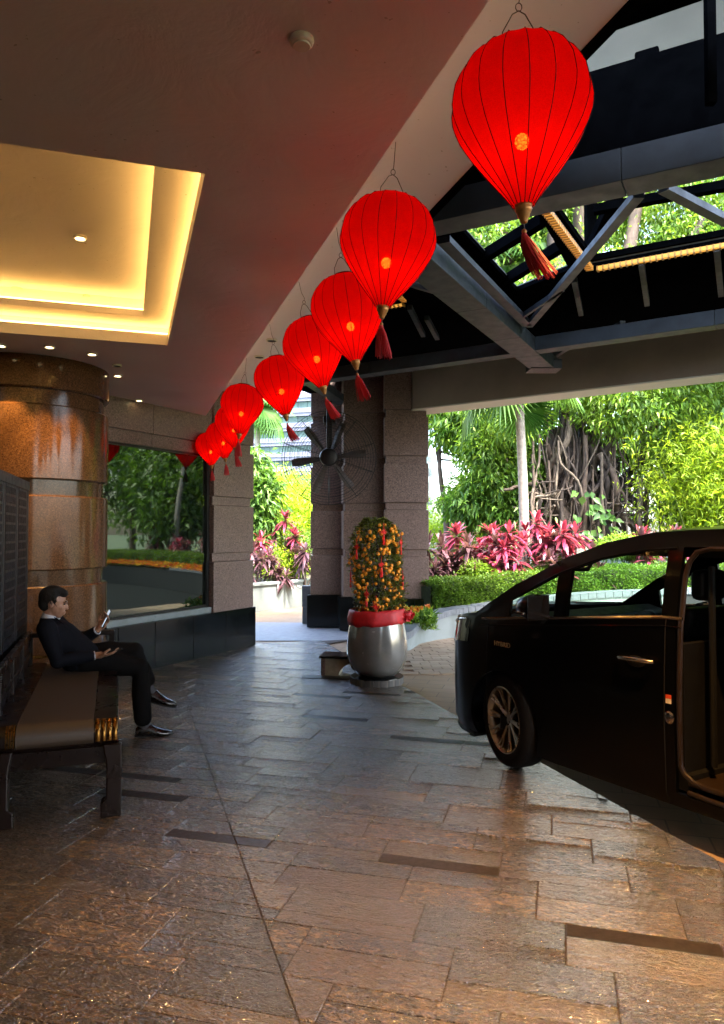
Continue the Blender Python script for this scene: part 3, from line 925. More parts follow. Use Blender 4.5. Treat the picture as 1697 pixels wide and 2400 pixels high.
def tassel(root, bend, seed):
    q = random.Random(seed); t = MB(); z0 = -LH - .079
    b_ = Vector(bend)
    ln_ = .125
    for i in range(80):
        a = q.uniform(0, 6.283); sp = q.uniform(.1, 1) ** .6 * .030
        end = Vector((math.cos(a) * sp, math.sin(a) * sp, 0)) * 1.0
        pts = []
        le = ln_ * q.uniform(.9, 1.05)
        for k in range(5):
            f = k / 4
            c = b_ * (f ** 1.3) + end * (f ** .8 * .8 + .2 * (f > 0)) + Vector((0, 0, -math.sqrt(max(.05, 1 - (b_.length / ln_) ** 2 * .7)) * le * f))
            pts.append(Vector((math.cos(a) * .005, math.sin(a) * .005, z0)) * 1 + c)
        t.tube(pts, [.0016, .0018, .0018, .0016, .001], 3, cap=False)
    t.lathe([(.006, z0 + .004), (.0085, z0), (.0085, z0 - .016), (.006, z0 - .02)], 12)
    return t.build('tassel', M['tassel'], root)
labels = ['biggest red lantern, nearest to the camera at the top right',
          'second red lantern from the camera, in front of the cream upper ceiling',
          'third red lantern from the camera, partly hidden behind the second',
          'fourth red lantern from the camera along the ceiling edge',
          'fifth red lantern from the camera, middle of the row of nine',
          'sixth red lantern from the camera, above the palm in the gap',
          'third red lantern from the far end of the row',
          'last but one red lantern before the glass wall',
          'smallest and farthest red lantern, in front of the glass wall']
lpx = [1212, 922, 783, 695, 627, 573, 534, 505, 483]
edge0 = at_z(1145, 0, ZC)
for i, px_ in enumerate(lpx):
    k = (px_ - 848.5) / F
    e = TE * BX; d_ = AX                       # point on the soffit edge seen in this picture column
    s_ = (k * e.y - e.x) / (d_.x - k * d_.y)
    hp = e + d_ * s_ + BX * .012
    top = 2.97 + (.03, .02, .0, .012, .0, .006, .012, .0, .01)[i]
    tilt = (R((2, -1, 1, -1.5, 1, -1, 1.5, 1, -1)[i]), -R((1.5, -4.5, 8, 13, 10, -5, 5, 8, 5)[i]))
    Mx = Matrix.Translation(Vector((hp.x, hp.y, ZC))) @ Matrix.Rotation(tilt[1], 4, 'Y') @ Matrix.Rotation(tilt[0], 4, 'X') @ Matrix.Translation((0, 0, top - ZC)) @ Matrix.Rotation(R(13 * i + 4), 4, 'Z')
    if i == 0:
        ro = lp; ro.matrix_world = Mx; WM[ro] = Mx.copy(); lan0 = ro
    else:
        ro = copy_tree(lp, None, Mx)
        for ch in list(ro.children):
            if ch.name.split('.')[0] in ('tassel', 'hanger'): bpy.data.objects.remove(ch)
    ro['label'] = labels[i]
    # hanger: wire loop on the lantern and a straight wire up to the soffit edge
    Tm = MB(); wp = lambda x, y, z: Mx @ Vector((x, y, z))
    up_ = Vector((hp.x, hp.y, ZC))
    Tm.tube([wp(.05, 0, 0), wp(.047, 0, .035), wp(.018, 0, .085), wp(0, 0, .095), wp(-.018, 0, .085), wp(-.047, 0, .035), wp(-.05, 0, 0)], .0017, 5)
    hk = wp(0, 0, .095)
    lop = [hk + Vector((.009 * math.sin(a), 0, .010 - .012 * math.cos(a))) for a in [x * .7 for x in range(10)]]
    Tm.tube(lop, .0014, 5)
    Tm.tube([hk + Vector((0, 0, .02)), hk + Vector((.003, 0, .035)), (hk + up_) / 2, up_], .0014, 5)
    ho = Tm.build('hanger', M['wire'], ro, world=True)
    # tassel, blown to the right by the fan, hanging straight in world space
    bend = [(.055, 0, 0), (.02, 0, 0), (.02, 0, 0), (.035, .0, 0), (.04, 0, 0), (.01, 0, 0), (.022, 0, 0), (-.01, 0, 0), (.0, 0, 0)][i]
    inv = Mx.to_3x3().inverted()
    tassel(ro, inv @ Vector(bend), 40 + i)
# ------------------------------------------------------------------ bench and lattice screen
M['wood'] = simple('dark_lacquer', (.0055, .0022, .0016), .3, var=.15, vscale=2.5, coat=.08, spec=.2)
M['mat'] = None
m, nt, b = mat('woven_mat')
tc = N(nt, 'ShaderNodeTexCoord').outputs['Object']
wx = N(nt, 'ShaderNodeTexWave', wave_type='BANDS', bands_direction='X'); wx.inputs['Scale'].default_value = 75; wx.inputs['Distortion'].default_value = 1.2; wx.inputs['Detail'].default_value = 2; L(nt, tc, wx.inputs[0])
wy = N(nt, 'ShaderNodeTexWave', wave_type='BANDS', bands_direction='Y'); wy.inputs['Scale'].default_value = 75; wy.inputs['Distortion'].default_value = 1.2; L(nt, tc, wy.inputs[0])
c = mixc(nt, wx.outputs[1], (.020, .012, .0065), (.046, .028, .015))
c = mixc(nt, ramp(nt, wy.outputs[1], [(0, (0,) * 3), (1, (.4,) * 3)]), c, (.014, .009, .005))
c = mixc(nt, ramp(nt, noise(nt, 3, 4, .6, tc), [(.3, (0,) * 3), (.8, (.4,) * 3)]), c, (.018, .011, .006))
L(nt, c, b.inputs['Base Color']); b.inputs['Roughness'].default_value = .5
bump(nt, b, wy.outputs[1], .25, .002)
M['mat'] = m
M['brass'] = simple('brass', (.15, .075, .018), .3, metal=1.0, var=.2, vscale=30)

NB = at_z(284, 1913, 0)
ba = -19.0
bench = thing('bench', 'dark lacquered wooden bench with woven seat and brass bands under the seated man', 'bench', NB, -R(ba))
# local frame: +x front of the bench, +y along it away from the camera
BD, BL, SZ, RR = .70, 2.16, .555, .085
def roll(x0, x1, y_end, r_, z_top, zlow, th=.02, n=10):
    """a sheet lying on the seat that rolls down over the near end"""
    pts = [(y_end, z_top), (r_, z_top)]
    for k in range(1, n + 1):
        a = math.pi / 2 * k / n * 1.25
        pts.append((r_ - r_ * math.sin(a), z_top - r_ + r_ * math.cos(a)))
    ring0 = [Vector((x0, y, z)) for y, z in pts]; ring1 = [Vector((x1, y, z)) for y, z in pts]
    low = [(y + (th if i > 1 else 0) * .8, z - (th if i <= 1 else th * .6)) for i, (y, z) in enumerate(pts)]
    loop = lambda x: [Vector((x, y, z)) for y, z in pts] + [Vector((x, y, z)) for y, z in low[::-1]]
    return MB().loft([loop(x0), loop(x1)])
roll(-.565, -.155, BL - .1, RR, SZ + .004, .4).build('seat_mat', M['mat'], bench, smooth=True, angle=50)
roll(-.15, -.03, BL - .0, RR + .0, SZ + .002, .4, .05).build('front_rail', M['wood'], bench, smooth=True, angle=50)
MB().bx(-.03, -.018, .12, BL, SZ - .07, SZ - .0).build('rail_edge', M['wood'], bench, bevel=.004)
roll(-BD, -.57, BL - .0, RR + .0, SZ + .002, .4, .05).build('rear_rail', M['wood'], bench, smooth=True, angle=50)
# brass bands on the rolled rail ends
for x0, x1 in ((-.148, -.022), (-.62, -.567)):
    for k in range(4):
        w = (x1 - x0) / 4
        pts = []
        for j in range(11):
            a = math.pi / 2 * (j / 10 * 1.0 + .18)
            pts.append((RR - (RR + .005) * math.sin(a), SZ - RR + (RR + .007) * math.cos(a)))
        xa, xb = x0 + k * w + .002, x0 + (k + 1) * w - .002
        rings = []
        for f, e_ in ((0, -.003), (.25, .002), (.75, .002), (1, -.003)):
            xx = xa + (xb - xa) * f
            rings.append([Vector((xx, RR + (y - RR) * (1 + e_ / RR), SZ - RR + (z - SZ + RR) * (1 + e_ / RR))) for y, z in pts] + [Vector((xx, RR * .9 + (y - RR) * .8, SZ - RR + (z - SZ + RR) * .8)) for y, z in pts[::-1]])
        MB().loft(rings).build('brass_band', M['brass'], bench, smooth=True, angle=40)
MB().bx(-.66, -.06, .055, BL - .05, SZ - .13, SZ - .055).build('seat_frame', M['wood'], bench)
# near end: round under-roll, apron, legs with inward hoof feet
MB().tube([(-.69, RR + .006, SZ - RR - .012), (-.024, RR + .006, SZ - RR - .012)], RR - .016, 20).build('end_roll', M['wood'], bench, smooth=True, angle=50)
MB().bx(-.63, -.09, .075, .105, .295, .415).build('apron', M['wood'], bench, bevel=.006)
MB().bx(-.055, -.032, .16, BL - .12, .36, .47).build('apron', M['wood'], bench, bevel=.006)
def leg(x0, x1, y0, y1, inx, iny):
    t_ = MB()
    rings = []
    for z, ex in ((0, .03), (.085, .03), (.098, .014), (.105, 0), (.30, 0), (.335, .004), (.37, .012), (.42, .02)):
        xa, xb = (x0 - ex, x1) if inx < 0 else (x0, x1 + ex)
        rings.append([Vector((xa, y0, z)), Vector((xb, y0, z)), Vector((xb, y1, z)), Vector((xa, y1, z))])
    return t_.loft(rings).build('leg', M['wood'], bench, bevel=.008)
leg(-.085, 0.0, .0, .08, -1, 1); leg(-.68, -.60, .0, .08, 1, 1)
leg(-.085, 0.0, BL - .1, BL - .02, -1, -1); leg(-.68, -.60, BL - .1, BL - .02, 1, -1)
# back: posts, rails and a stepped end
for y in (.35, .95, 1.5, BL - .05):
    MB().bx(-BD - .03, -BD + .02, y - .025, y + .025, SZ - .1, .80).build('back_post', M['wood'], bench, bevel=.005)
for z0, z1 in ((.62, .66), (.775, .83)):
    MB().bx(-BD - .025, -BD + .012, .3, BL - .0, z0, z1).build('back_rail', M['wood'], bench, bevel=.006)
MB().bx(-BD - .012, -BD - .002, .36, BL - .03, SZ, .78).build('back_panel', M['wood'], bench)
# far armrest
for x in (-.06, -.36, -BD + .0):
    MB().bx(x - .022, x + .022, BL - .07, BL - .025, SZ - .05, .775 if x < -.1 else .795).build('arm_post', M['wood'], bench, bevel=.005)
MB().bx(-BD - .02, -.036, BL - .072, BL - .02, .775, .815).build('arm_rail', M['wood'], bench, bevel=.008)
MB().bx(-.30, -.06, BL - .06, BL - .035, .61, .64).build('arm_rail', M['wood'], bench, bevel=.005)
MB().bx(-BD + .02, -.4, BL - .055, BL - .04, .60, .625).build('brass_rail', M['brass'], bench, bevel=.004)

sc_end = at_z(68, 1130, 2.07)
scr = thing('lattice_screen', 'tall black lattice screen at the left edge behind the bench', 'screen', (sc_end.x, sc_end.y, 0), R(17))
# local +y away from the camera; screen runs from y=-2.2 to 0
M['lacquer'] = simple('black_lacquer', (.008, .0095, .012), .35, var=.2, vscale=8, coat=.04, spec=.15)
SH = 2.07
for y0, y1 in ((-.055, 0), (-.60, -.54), (-1.16, -1.10), (-1.72, -1.66), (-2.28, -2.22)):
    MB().bx(-.05, .0, y0, y1, 0, SH - .075).build('post', M['lacquer'], scr, bevel=.004)
MB().bx(-.055, .006, -2.3, .004, SH - .075, SH).build('top_rail', M['lacquer'], scr, bevel=.004)
MB().bx(-.05, .0, -2.22, -.055, .42, .50).build('bottom_rail', M['lacquer'], scr, bevel=.004)
MB().bx(-.05, -.01, -2.22, -.055, .05, .42).build('lower_panel', M['lacquer'], scr)
MB().bx(-.052, -.044, -2.22, -.055, .50, SH - .075).build('backing', M['black_timber'], scr)
for y0, y1 in ((-.54, -.055), (-1.10, -.60), (-1.66, -1.16), (-2.22, -1.72)):
    la = MB()
    for xx, d in ((0, 0),):
        MB().bx(-.035, -.004, y0, y0 + .035, .5, SH - .075).build('panel_frame', M['lacquer'], scr)
        MB().bx(-.035, -.004, y1 - .035, y1, .5, SH - .075).build('panel_frame', M['lacquer'], scr)
    k = 0; y = y0 + .05
    while y < y1 - .04:
        la.bx(-.014, -.003, y, y + .018, .5, SH - .075); y += .034
    z = .515
    while z < SH - .08:
        # woven horizontals: alternate in front of and behind the uprights
        la.bx(-.016 if k % 2 else -.030, -.001 if k % 2 else -.013, y0 + .035, y1 - .035, z, z + .017); z += .034; k += 1
    tag(la.build('lattice', M['lacquer'], scr), kind='stuff')

def add_hair(P, T, Nn):
    out = []
    for p_, t, n_ in zip(P, T, Nn):
        s_ = np.cross(t, n_); s_ /= np.linalg.norm(s_) + 1e-6
        out += [p_ + s_ * .003, p_ - s_ * .003, p_ + t * .045 + n_ * .004]
    return out
# ------------------------------------------------------------------ seated man
def remesh(mb, voxel, smooth=6):
    me = mb.mesh('tmp'); o = bpy.data.objects.new('tmp', me); COL.objects.link(o)
    r_ = o.modifiers.new('r', 'REMESH'); r_.mode = 'VOXEL'; r_.voxel_size = voxel
    s_ = o.modifiers.new('s', 'SMOOTH'); s_.factor = .5; s_.iterations = smooth
    out = baked(o)
    out.shade_smooth()
    return out
def caps(mb, pts, rs, n=14):
    """tapered rounded limb"""
    pts = [Vector(p_) for p_ in pts]
    mb.tube(pts, rs, n)
    for p_, r_ in zip(pts, rs): mb.ell(p_, (r_, r_, r_), n, 8)
m, nt, b = mat('skin')
c = ramp(nt, noise(nt, 20, 4, .6, N(nt, 'ShaderNodeTexCoord').outputs['Object']), [(.3, (.20, .095, .055)), (.7, (.27, .135, .08))])
L(nt, c, b.inputs['Base Color']); b.inputs['Roughness'].default_value = .45
b.inputs['Subsurface Weight'].default_value = .1; b.inputs['Subsurface Radius'].default_value = (.01, .004, .002); b.inputs['Subsurface Scale'].default_value = .5
M['skin'] = m
M['suit'] = simple('suit_cloth', (.0032, .0035, .0055), .85, spec=.08, var=.25, vscale=30, bumps=.6, bscale=22)
M['trouser'] = simple('trouser_cloth', (.0028, .0025, .0025), .85, spec=.08, var=.25, vscale=30, bumps=.6, bscale=22)
M['shirt'] = simple('shirt_cloth', (.30, .30, .33), .8, var=.05)
M['shoe'] = simple('shoe_leather', (.005, .0035, .003), .25, var=.3, vscale=15, coat=.2)
M['sock'] = simple('sock_cloth', (.03, .03, .035), .9, var=.2, vscale=80)
M['hair'] = simple('hair', (.006, .0048, .004), .75, spec=.2, var=.4, vscale=60, bumps=.5, bscale=120)
M['phone'] = simple('phone_black', (.012, .012, .014), .15, var=.1)
M['screen'] = emit('phone_screen', (.55, .66, .8), .5)
kn = Vector((-1.815, 6.02, .545))                    # near (right) knee
PM = Matrix.Translation((kn.x - .44, kn.y - .15, 0)) @ Matrix.Rotation(R(16), 4, 'Z')
man = thing('person', 'man in a dark suit sitting cross-legged on the bench with two phones', 'person', M=PM)
# local frame: +x facing, +y his left (away from the camera), z up; origin below the hips
hip = Vector((0.03, 0, .63)); chest = Vector((-.215, 0, .865)); neck = Vector((-.255, 0, .96)); head = Vector((-.215, 0, 1.085))
shR, shL = Vector((-.24, -.185, .905)), Vector((-.22, .185, .905))
elR, wrR = Vector((-.15, -.255, .665)), Vector((.105, -.20, .685))
elL, wrL = Vector((-.04, .22, .735)), Vector((.105, .10, .84))
kR = Vector((.45, -.085, .545)); aR = Vector((.475, -.08, .095))
kL = Vector((.40, .03, .665)); aL = Vector((.525, -.03, .365))
hR, hL = Vector((.03, -.09, .62)), Vector((.03, .09, .63))
HS = 1.0
body = MB()
caps(body, [hip, Vector((-.09, 0, .74)), chest - Vector((.02, 0, .02))], [.09, .085, .085])
body.ell(chest - Vector((.02, 0, .02)), (.08, .13, .09)); 
caps(body, [chest - Vector((.03, 0, .0)), neck, head - Vector((.015, 0, .06))], [.07, .052, .052])
for a, b_, c_ in ((shR, elR, wrR), (shL, elL, wrL)): caps(body, [a, b_, c_], [.045, .036, .026])
for a, b_, c_ in ((hR, kR, aR), (hL, kL, aL)): caps(body, [a, b_, c_], [.07, .05, .034])
# head: skull, face wedge, jaw, nose, brow, lips, ears (looks at the phone: tilted down a little)
HM = Matrix.Translation(head) @ Matrix.Rotation(R(10), 4, 'Y')
def hb(c, r_, n=14): 
    body.ell(HM @ Vector(c), r_, n, 10, HM)
hb((-.012, 0, .025), (.098, .076, .098)); hb((.025, 0, -.035), (.070, .062, .078)); hb((.048, 0, -.082), (.036, .042, .034))
hb((.083, 0, .022), (.018, .045, .014)); hb((.097, 0, -.018), (.018, .013, .022)); hb((.105, 0, -.028), (.013, .015, .010)); hb((.090, 0, .0), (.012, .009, .028))
hb((.088, 0, -.060), (.015, .024, .009)); hb((.085, 0, -.074), (.014, .022, .008))
for s_ in (-1, 1):
    hb((-.012, s_ * .078, -.008), (.020, .008, .032)); hb((.055, s_ * .040, -.022), (.024, .020, .022)); 
# hands: palm, four unequal curled fingers, thumb from the side of the palm
def hand(wr, dirn, palm_n, curl, thumb_side, hold):
    d = Vector(dirn).normalized(); n_ = Vector(palm_n).normalized(); s_ = d.cross(n_).normalized() * thumb_side
    pc = wr + d * .055
    X = Matrix((d, s_, n_)).transposed().to_4x4()
    body.ell(pc, (.052, .042, .017), 12, 8, X)
    caps(body, [wr - d * .01, wr + d * .03], [.026, .028], 10)
    for k, (off, ln_) in enumerate(((.030, .072), (.010, .080), (-.010, .074), (-.029, .058))):
        p0 = pc + d * .042 + s_ * off
        pts = [p0]; dd = d.copy()
        for j, fl in enumerate((.42, .32, .26)):
            a = R(curl[j]); dd = (dd * math.cos(a) + n_ * math.sin(a)).normalized()
            pts.append(pts[-1] + dd * ln_ * fl)
        caps(body, pts, [.0095, .009, .0082, .0072], 8)
    t0 = pc - d * .012 + s_ * .036
    t1 = t0 + (s_ * .7 + d * .6 + n_ * .25).normalized() * .034
    t2 = t1 + (d * .8 + s_ * .1 + n_ * .55).normalized() * .028
    t3 = t2 + (d * .8 - s_ * .2 + n_ * .45).normalized() * .022
    caps(body, [t0, t1, t2, t3], [.013, .011, .0095, .0085], 8)
    return pc
dR = Vector((.96, -.05, .06)); pR = hand(wrR + Vector((.02, 0, .0)), dR, (0, .2, 1), (18, 20, 18), 1, None)
dL = Vector((.62, -.2, .75)); pL = hand(wrL + Vector((.012, -.003, .015)), dL, (-.45, -.75, .35), (30, 38, 30), -1, None)
bo = link('body', remesh(body, .0048, 3), M['skin'], man)
# clothes
jk = MB()
def ring(c, d, rx, ry, n=20, up=Vector((0, 1, 0))):
    d = Vector(d).normalized(); y = up; x = y.cross(d).normalized(); y = d.cross(x).normalized()
    return [Vector(c) + x * rx * math.cos(2 * math.pi * k / n) + y * ry * math.sin(2 * math.pi * k / n) for k in range(n)]
jk.loft([ring((.03, 0, .575), (-.2, 0, 1), .155, .185), ring((-.02, 0, .655), (-.55, 0, 1), .152, .18), ring((-.11, 0, .755), (-.65, 0, 1), .14, .18), ring((-.19, 0, .845), (-.5, 0, 1), .135, .195), ring((-.23, 0, .90), (-.35, 0, 1), .115, .185), ring((-.25, 0, .945), (-.2, 0, 1), .075, .105), ring((-.255, 0, .972), (-.0, 0, 1), .062, .075)])
for a, b_, c_ in ((shR, elR, wrR), (shL, elL, wrL)):
    e_ = c_ + (b_ - c_).normalized() * .025
    caps(jk, [a, (a + b_) / 2 + Vector((0, 0, -.004)), b_, (b_ * .5 + e_ * .5), e_], [.078, .068, .061, .054, .045])
jk.ell((.06, -.13, .60), (.13, .05, .05)); jk.ell((.05, .13, .61), (.13, .05, .05))
ja = link('jacket', remesh(jk, .009, 5), M['suit'], man)
lap = MB()
for s_ in (-1, 1):
    lap.loft([[Vector((-.125 + .0, s_ * .058, 1.02)), Vector((-.10, s_ * .085, 1.012)), Vector((-.098, s_ * .080, 1.004)), Vector((-.12, s_ * .05, 1.008))], [Vector((-.025, s_ * .03, .90)), Vector((-.03, s_ * .115, .915)), Vector((-.038, s_ * .11, .905)), Vector((-.035, s_ * .03, .89))], [Vector((.075, s_ * .01, .76)), Vector((.07, s_ * .035, .76)), Vector((.06, s_ * .03, .75)), Vector((.065, s_ * .01, .75))]])
lap.v = [v + Vector((-.08 * min(1, max(0, (v.z - .70) / .3)) , 0, -.04 * min(1, max(0, (v.z - .70) / .3)))) for v in lap.v]
lap.build('lapel', M['suit'], ja, smooth=True)
col = MB()
col.loft([ring((-.168, 0, .995), (.25, 0, 1), .064, .068), ring((-.160, 0, 1.035), (.3, 0, 1), .058, .061), ring((-.160, 0, 1.036), (.3, 0, 1), .050, .053)], cap=False)
col.loft([[Vector((-.108, -.03, 1.015)), Vector((-.102, .03, 1.015)), Vector((-.055, .02, .93)), Vector((-.055, -.02, .93))], [Vector((-.098, -.03, 1.01)), Vector((-.094, .03, 1.01)), Vector((-.045, .02, .925)), Vector((-.045, -.02, .925))]])
col.v = [v + Vector((-.08, 0, -.04)) for v in col.v]
col.build('shirt', M['shirt'], man, smooth=True)
for wr, el in ((wrR, elR), (wrL, elL)):
    d = (wr - el).normalized()
    MB().tube([wr - d * .035, wr + d * .008], .035, 16).build('cuff', M['shirt'], man, smooth=True)
tr = MB()
tr.ell((.02, 0, .625), (.13, .165, .10))
caps(tr, [hR, (hR + kR) / 2 + Vector((0, 0, .01)), kR + Vector((0, 0, .0)), kR * .55 + aR * .45, aR + Vector((0, 0, .05))], [.105, .096, .082, .076, .072], 16)
caps(tr, [hL, (hL + kL) / 2 + Vector((0, 0, .015)), kL, kL * .5 + aL * .5, aL + Vector((-.02, 0, .075))], [.105, .094, .080, .074, .066], 16)
link('trousers', remesh(tr, .009, 5), M['trouser'], man)
for k_, (an, ln_) in enumerate(((aR, (.25, 0, -.02)), (aL, (.25, -.04, -.075)))):
    MB().tube([an + Vector((-.005, 0, .075)), an + Vector((.0, 0, .0)), an + Vector((.03, 0, -.03))], [.042, .040, .044], 14).build('sock', M['sock'], man, smooth=True)
    d = Vector(ln_).normalized(); upv = (Z - d * Z.dot(d)).normalized(); sd = upv.cross(d).normalized()
    hl = an + Vector((-.035, 0, 0)); hl = hl - upv * (.095 if k_ == 0 else .085)
    # shoe: lofted sections from heel to toe (half width, height, lift)
    sec = [(-.018, .024, .05, 0), (.0, .034, .072, 0), (.045, .039, .095, 0), (.09, .040, .092, 0), (.14, .044, .066, 0), (.19, .047, .050, .0), (.235, .042, .040, .003), (.268, .028, .030, .006), (.284, .010, .020, .008)]
    sh_ = MB(); rings = []
    for x, w, hh, lf in sec:
        rg = []
        for j in range(16):
            a = 2 * math.pi * j / 16
            yy = w * math.cos(a) * (1.0 if math.sin(a) < .2 else .92); zz = max(math.sin(a), -.75)
            zz = (zz + .75) / 1.75 * hh
            rg.append(hl + d * x + sd * yy + upv * (zz + lf + .012))
        rings.append(rg)
    so_ = sh_.loft(rings).build('shoe', M['shoe'], man, smooth=True, angle=60)
    sole = MB(); rings = []
    for zz in (0, .011):
        rings.append([hl + d * x + sd * w * 1.06 + upv * (zz + lf) for x, w, hh, lf in sec] + [hl + d * x - sd * w * 1.06 + upv * (zz + lf) for x, w, hh, lf in sec[::-1]])
    sole.loft(rings).build('sole', M['black_metal'], so_)
    lc = MB()
    for j in range(4):
        x = .075 + j * .018; zt = .103 - j * .009
        lc.tube([hl + d * x - sd * .02 + upv * (zt - .006), hl + d * x + upv * zt, hl + d * x + sd * .02 + upv * (zt - .006)], .003, 5)
    lc.build('laces', M['black_metal'], so_)
hr = MB()
def hh_(c, r_): hr.ell(HM @ Vector(c), r_, 16, 10, HM)
hh_((-.030, 0, .045), (.094, .083, .088)); hh_((-.055, 0, .0), (.063, .076, .075)); hh_((.03, 0, .085), (.065, .062, .042)); hh_((.062, -.018, .088), (.034, .045, .022))
hh_((-.005, .062, .02), (.03, .018, .04)); hh_((-.005, -.062, .02), (.03, .018, .04)); hh_((-.01, 0, .105), (.075, .06, .035))
link('hair', remesh(hr, .006, 3), M['hair'], man)
g_ = np.random.default_rng(8); n_h = 900
dh = g_.normal(size=(n_h, 3)); dh /= np.linalg.norm(dh, axis=1, keepdims=True)
dh = dh[(dh[:, 2] > -.35) & ~((dh[:, 0] > .45) & (dh[:, 2] < .45))]
ph = np.array([-.022, 0, .04]) + dh * np.array([.095, .082, .090])
tn = np.stack([-dh[:, 2] * .2 + .25, dh[:, 1] * .5, -.55 + 0 * dh[:, 0]], 1) + g_.normal(0, .25, dh.shape)
hv = add_hair(ph, tn, dh)
me = bpy.data.meshes.new('hair_strands'); me.from_pydata([tuple(HM @ Vector(v)) for v in hv], [], [(i, i + 1, i + 2) for i in range(0, len(hv), 3)])
tag(link('hair_strands', me, M['hair'], man), kind='stuff')
for s_ in (-1, 1):
    MB().ell(HM @ Vector((.083, s_ * .031, .006)), (.009, .012, .006), 10, 6, HM).build('eye', M['black_metal'], man, smooth=True)
    MB().ell(HM @ Vector((.090, s_ * .033, .028)), (.006, .018, .004), 10, 6, HM).build('eyebrow', M['hair'], man, smooth=True)
def phone(c, d, n_, label, lit):
    d, n_ = Vector(d).normalized(), Vector(n_).normalized(); s_ = n_.cross(d).normalized(); n_ = d.cross(s_).normalized()
    Mp = Matrix((s_, d, n_)).transposed().to_4x4(); Mp.translation = Vector(c)
    W_ = PM @ Mp
    o = thing('phone', label, 'phone', M=W_)
    MB().box((0, 0, 0), (.072, .15, .008)).build('case', M['phone'], o, bevel=.004)
    MB().box((0, 0, .0045), (.066, .142, .001)).build('display', M['screen'] if lit else M['phone'], o)
phone(pL + Vector((.026, -.012, .045)), (.45, -.05, .9), (-.85, -.25, .45), 'phone held up in front of his face by the seated man', True)
phone(pR + Vector((.062, .0, .028)), (.95, .0, .16), (-.15, .1, 1), 'phone lying flat in the lower hand of the seated man', False)
# ------------------------------------------------------------------ pot with kumquat tree
M['pot'] = simple('grey_glaze', (.22, .21, .19), .2, metal=.45, var=.12, vscale=8, coat=.4)
M['pot_base'] = paving_mat('pot_base_tile', (.06, .055, .05), (.085, .078, .07), (.14, .12, .09), .09, .3, 0)
M['red_cloth'] = simple('red_cloth', (.55, .012, .016), .55, var=.15, vscale=25, bumps=.3, bscale=30)
M['orange'] = simple('kumquat_skin', (.85, .30, .015), .4, var=.2, vscale=12, bumps=.1, bscale=150)
M['kleaf'] = leafmat('kumquat_leaf', [(.035, .052, .009), (.07, .095, .016), (.13, .155, .024), (.21, .21, .04)], .25, .35)
M['charm'] = simple('charm_cord', (.8, .02, .012), .55, var=.1)
pc = at_z(885, 1612, 0)
PC = Vector((pc.x, pc.y + .29, 0))
plb = thing('round_plinth', 'low round dark tiled base under the grey pot', 'plinth', PC)
for k in range(22):
    a0, a1 = 2 * math.pi * k / 22 + .006, 2 * math.pi * (k + 1) / 22 - .006
    MB().prism([(r_ * math.cos(a), r_ * math.sin(a)) for a, r_ in ((a0, .25), (a0, .295), ((a0 + a1) / 2, .296), (a1, .295), (a1, .25))], 0, .068).build('tile', M['pot_base'], plb, bevel=.002)
MB().lathe([(.253, 0), (.253, .062), (.29, .064), (.288, .075), (.001, .075)], 44, cap=False).build('top', M['black_granite'], plb, smooth=True)
pot = thing('pot', 'big round grey glazed pot tied with red cloth, holding the kumquat tree', 'pot', PC + Z * .075)
pp = [(.16, 0), (.20, .012), (.25, .045), (.295, .10), (.322, .17), (.335, .25), (.334, .34), (.325, .44), (.308, .54), (.293, .62), (.288, .665), (.296, .68), (.298, .695), (.290, .705), (.268, .70), (.265, .66), (.25, .62)]
MB().lathe(pp, 72, cap=False).build('body', M['pot'], pot, smooth=True, angle=60)
MB().lathe([(.001, .63), (.255, .635)], 40, cap=False).build('soil', M['soil'], pot)
cl = MB(); rings = []
q = random.Random(3)
wob = [q.uniform(-.012, .012) for _ in range(60)]
for zf, r0 in ((.565, .306), (.575, .318), (.61, .322), (.65, .318), (.69, .312), (.722, .302), (.73, .287), (.70, .272)):
    rings.append([Vector(((r0 + .35 * wob[(k * 7 + int(zf * 90)) % 60] + .006 * math.sin(k * .9)) * math.cos(2 * math.pi * k / 60), (r0 + .35 * wob[(k * 7 + int(zf * 90)) % 60] + .006 * math.sin(k * .9)) * math.sin(2 * math.pi * k / 60), zf + (wob[k] * .8 + .014 * math.sin(2 * math.pi * k / 60 + 2)) * (1 if zf < .6 else .5))) for k in range(60)])
cloth = thing('red_cloth', 'red cloth sash with a rosette tied round the rim of the pot', 'cloth', PC + Z * .64)
o = cl.loft(rings, cap=False).build('sash', M['red_cloth'], cloth, smooth=True, angle=80)
o.location = (0, 0, -.565)
ros = MB()
bc = Vector((.33, -.08, .10))
for k in range(26):
    a = 2 * math.pi * q.random(); e_ = q.uniform(-.9, .9); r_ = q.uniform(.05, .105)
    d = Vector((math.cos(a) * math.cos(e_), math.sin(a) * math.cos(e_), math.sin(e_)))
    s_ = d.orthogonal().normalized(); u_ = d.cross(s_)
    w = q.uniform(.028, .045)
    ros.add([bc + d * .01, bc + d * r_ * .6 + s_ * w, bc + d * r_ + s_ * w * .5 + u_ * .012, bc + d * r_ - s_ * w * .5 - u_ * .012, bc + d * r_ * .6 - s_ * w], [(0, 1, 2, 3, 4)])
ros.ell(bc, (.05, .05, .05), 12, 8)
ros.build('rosette', M['red_cloth'], cloth)

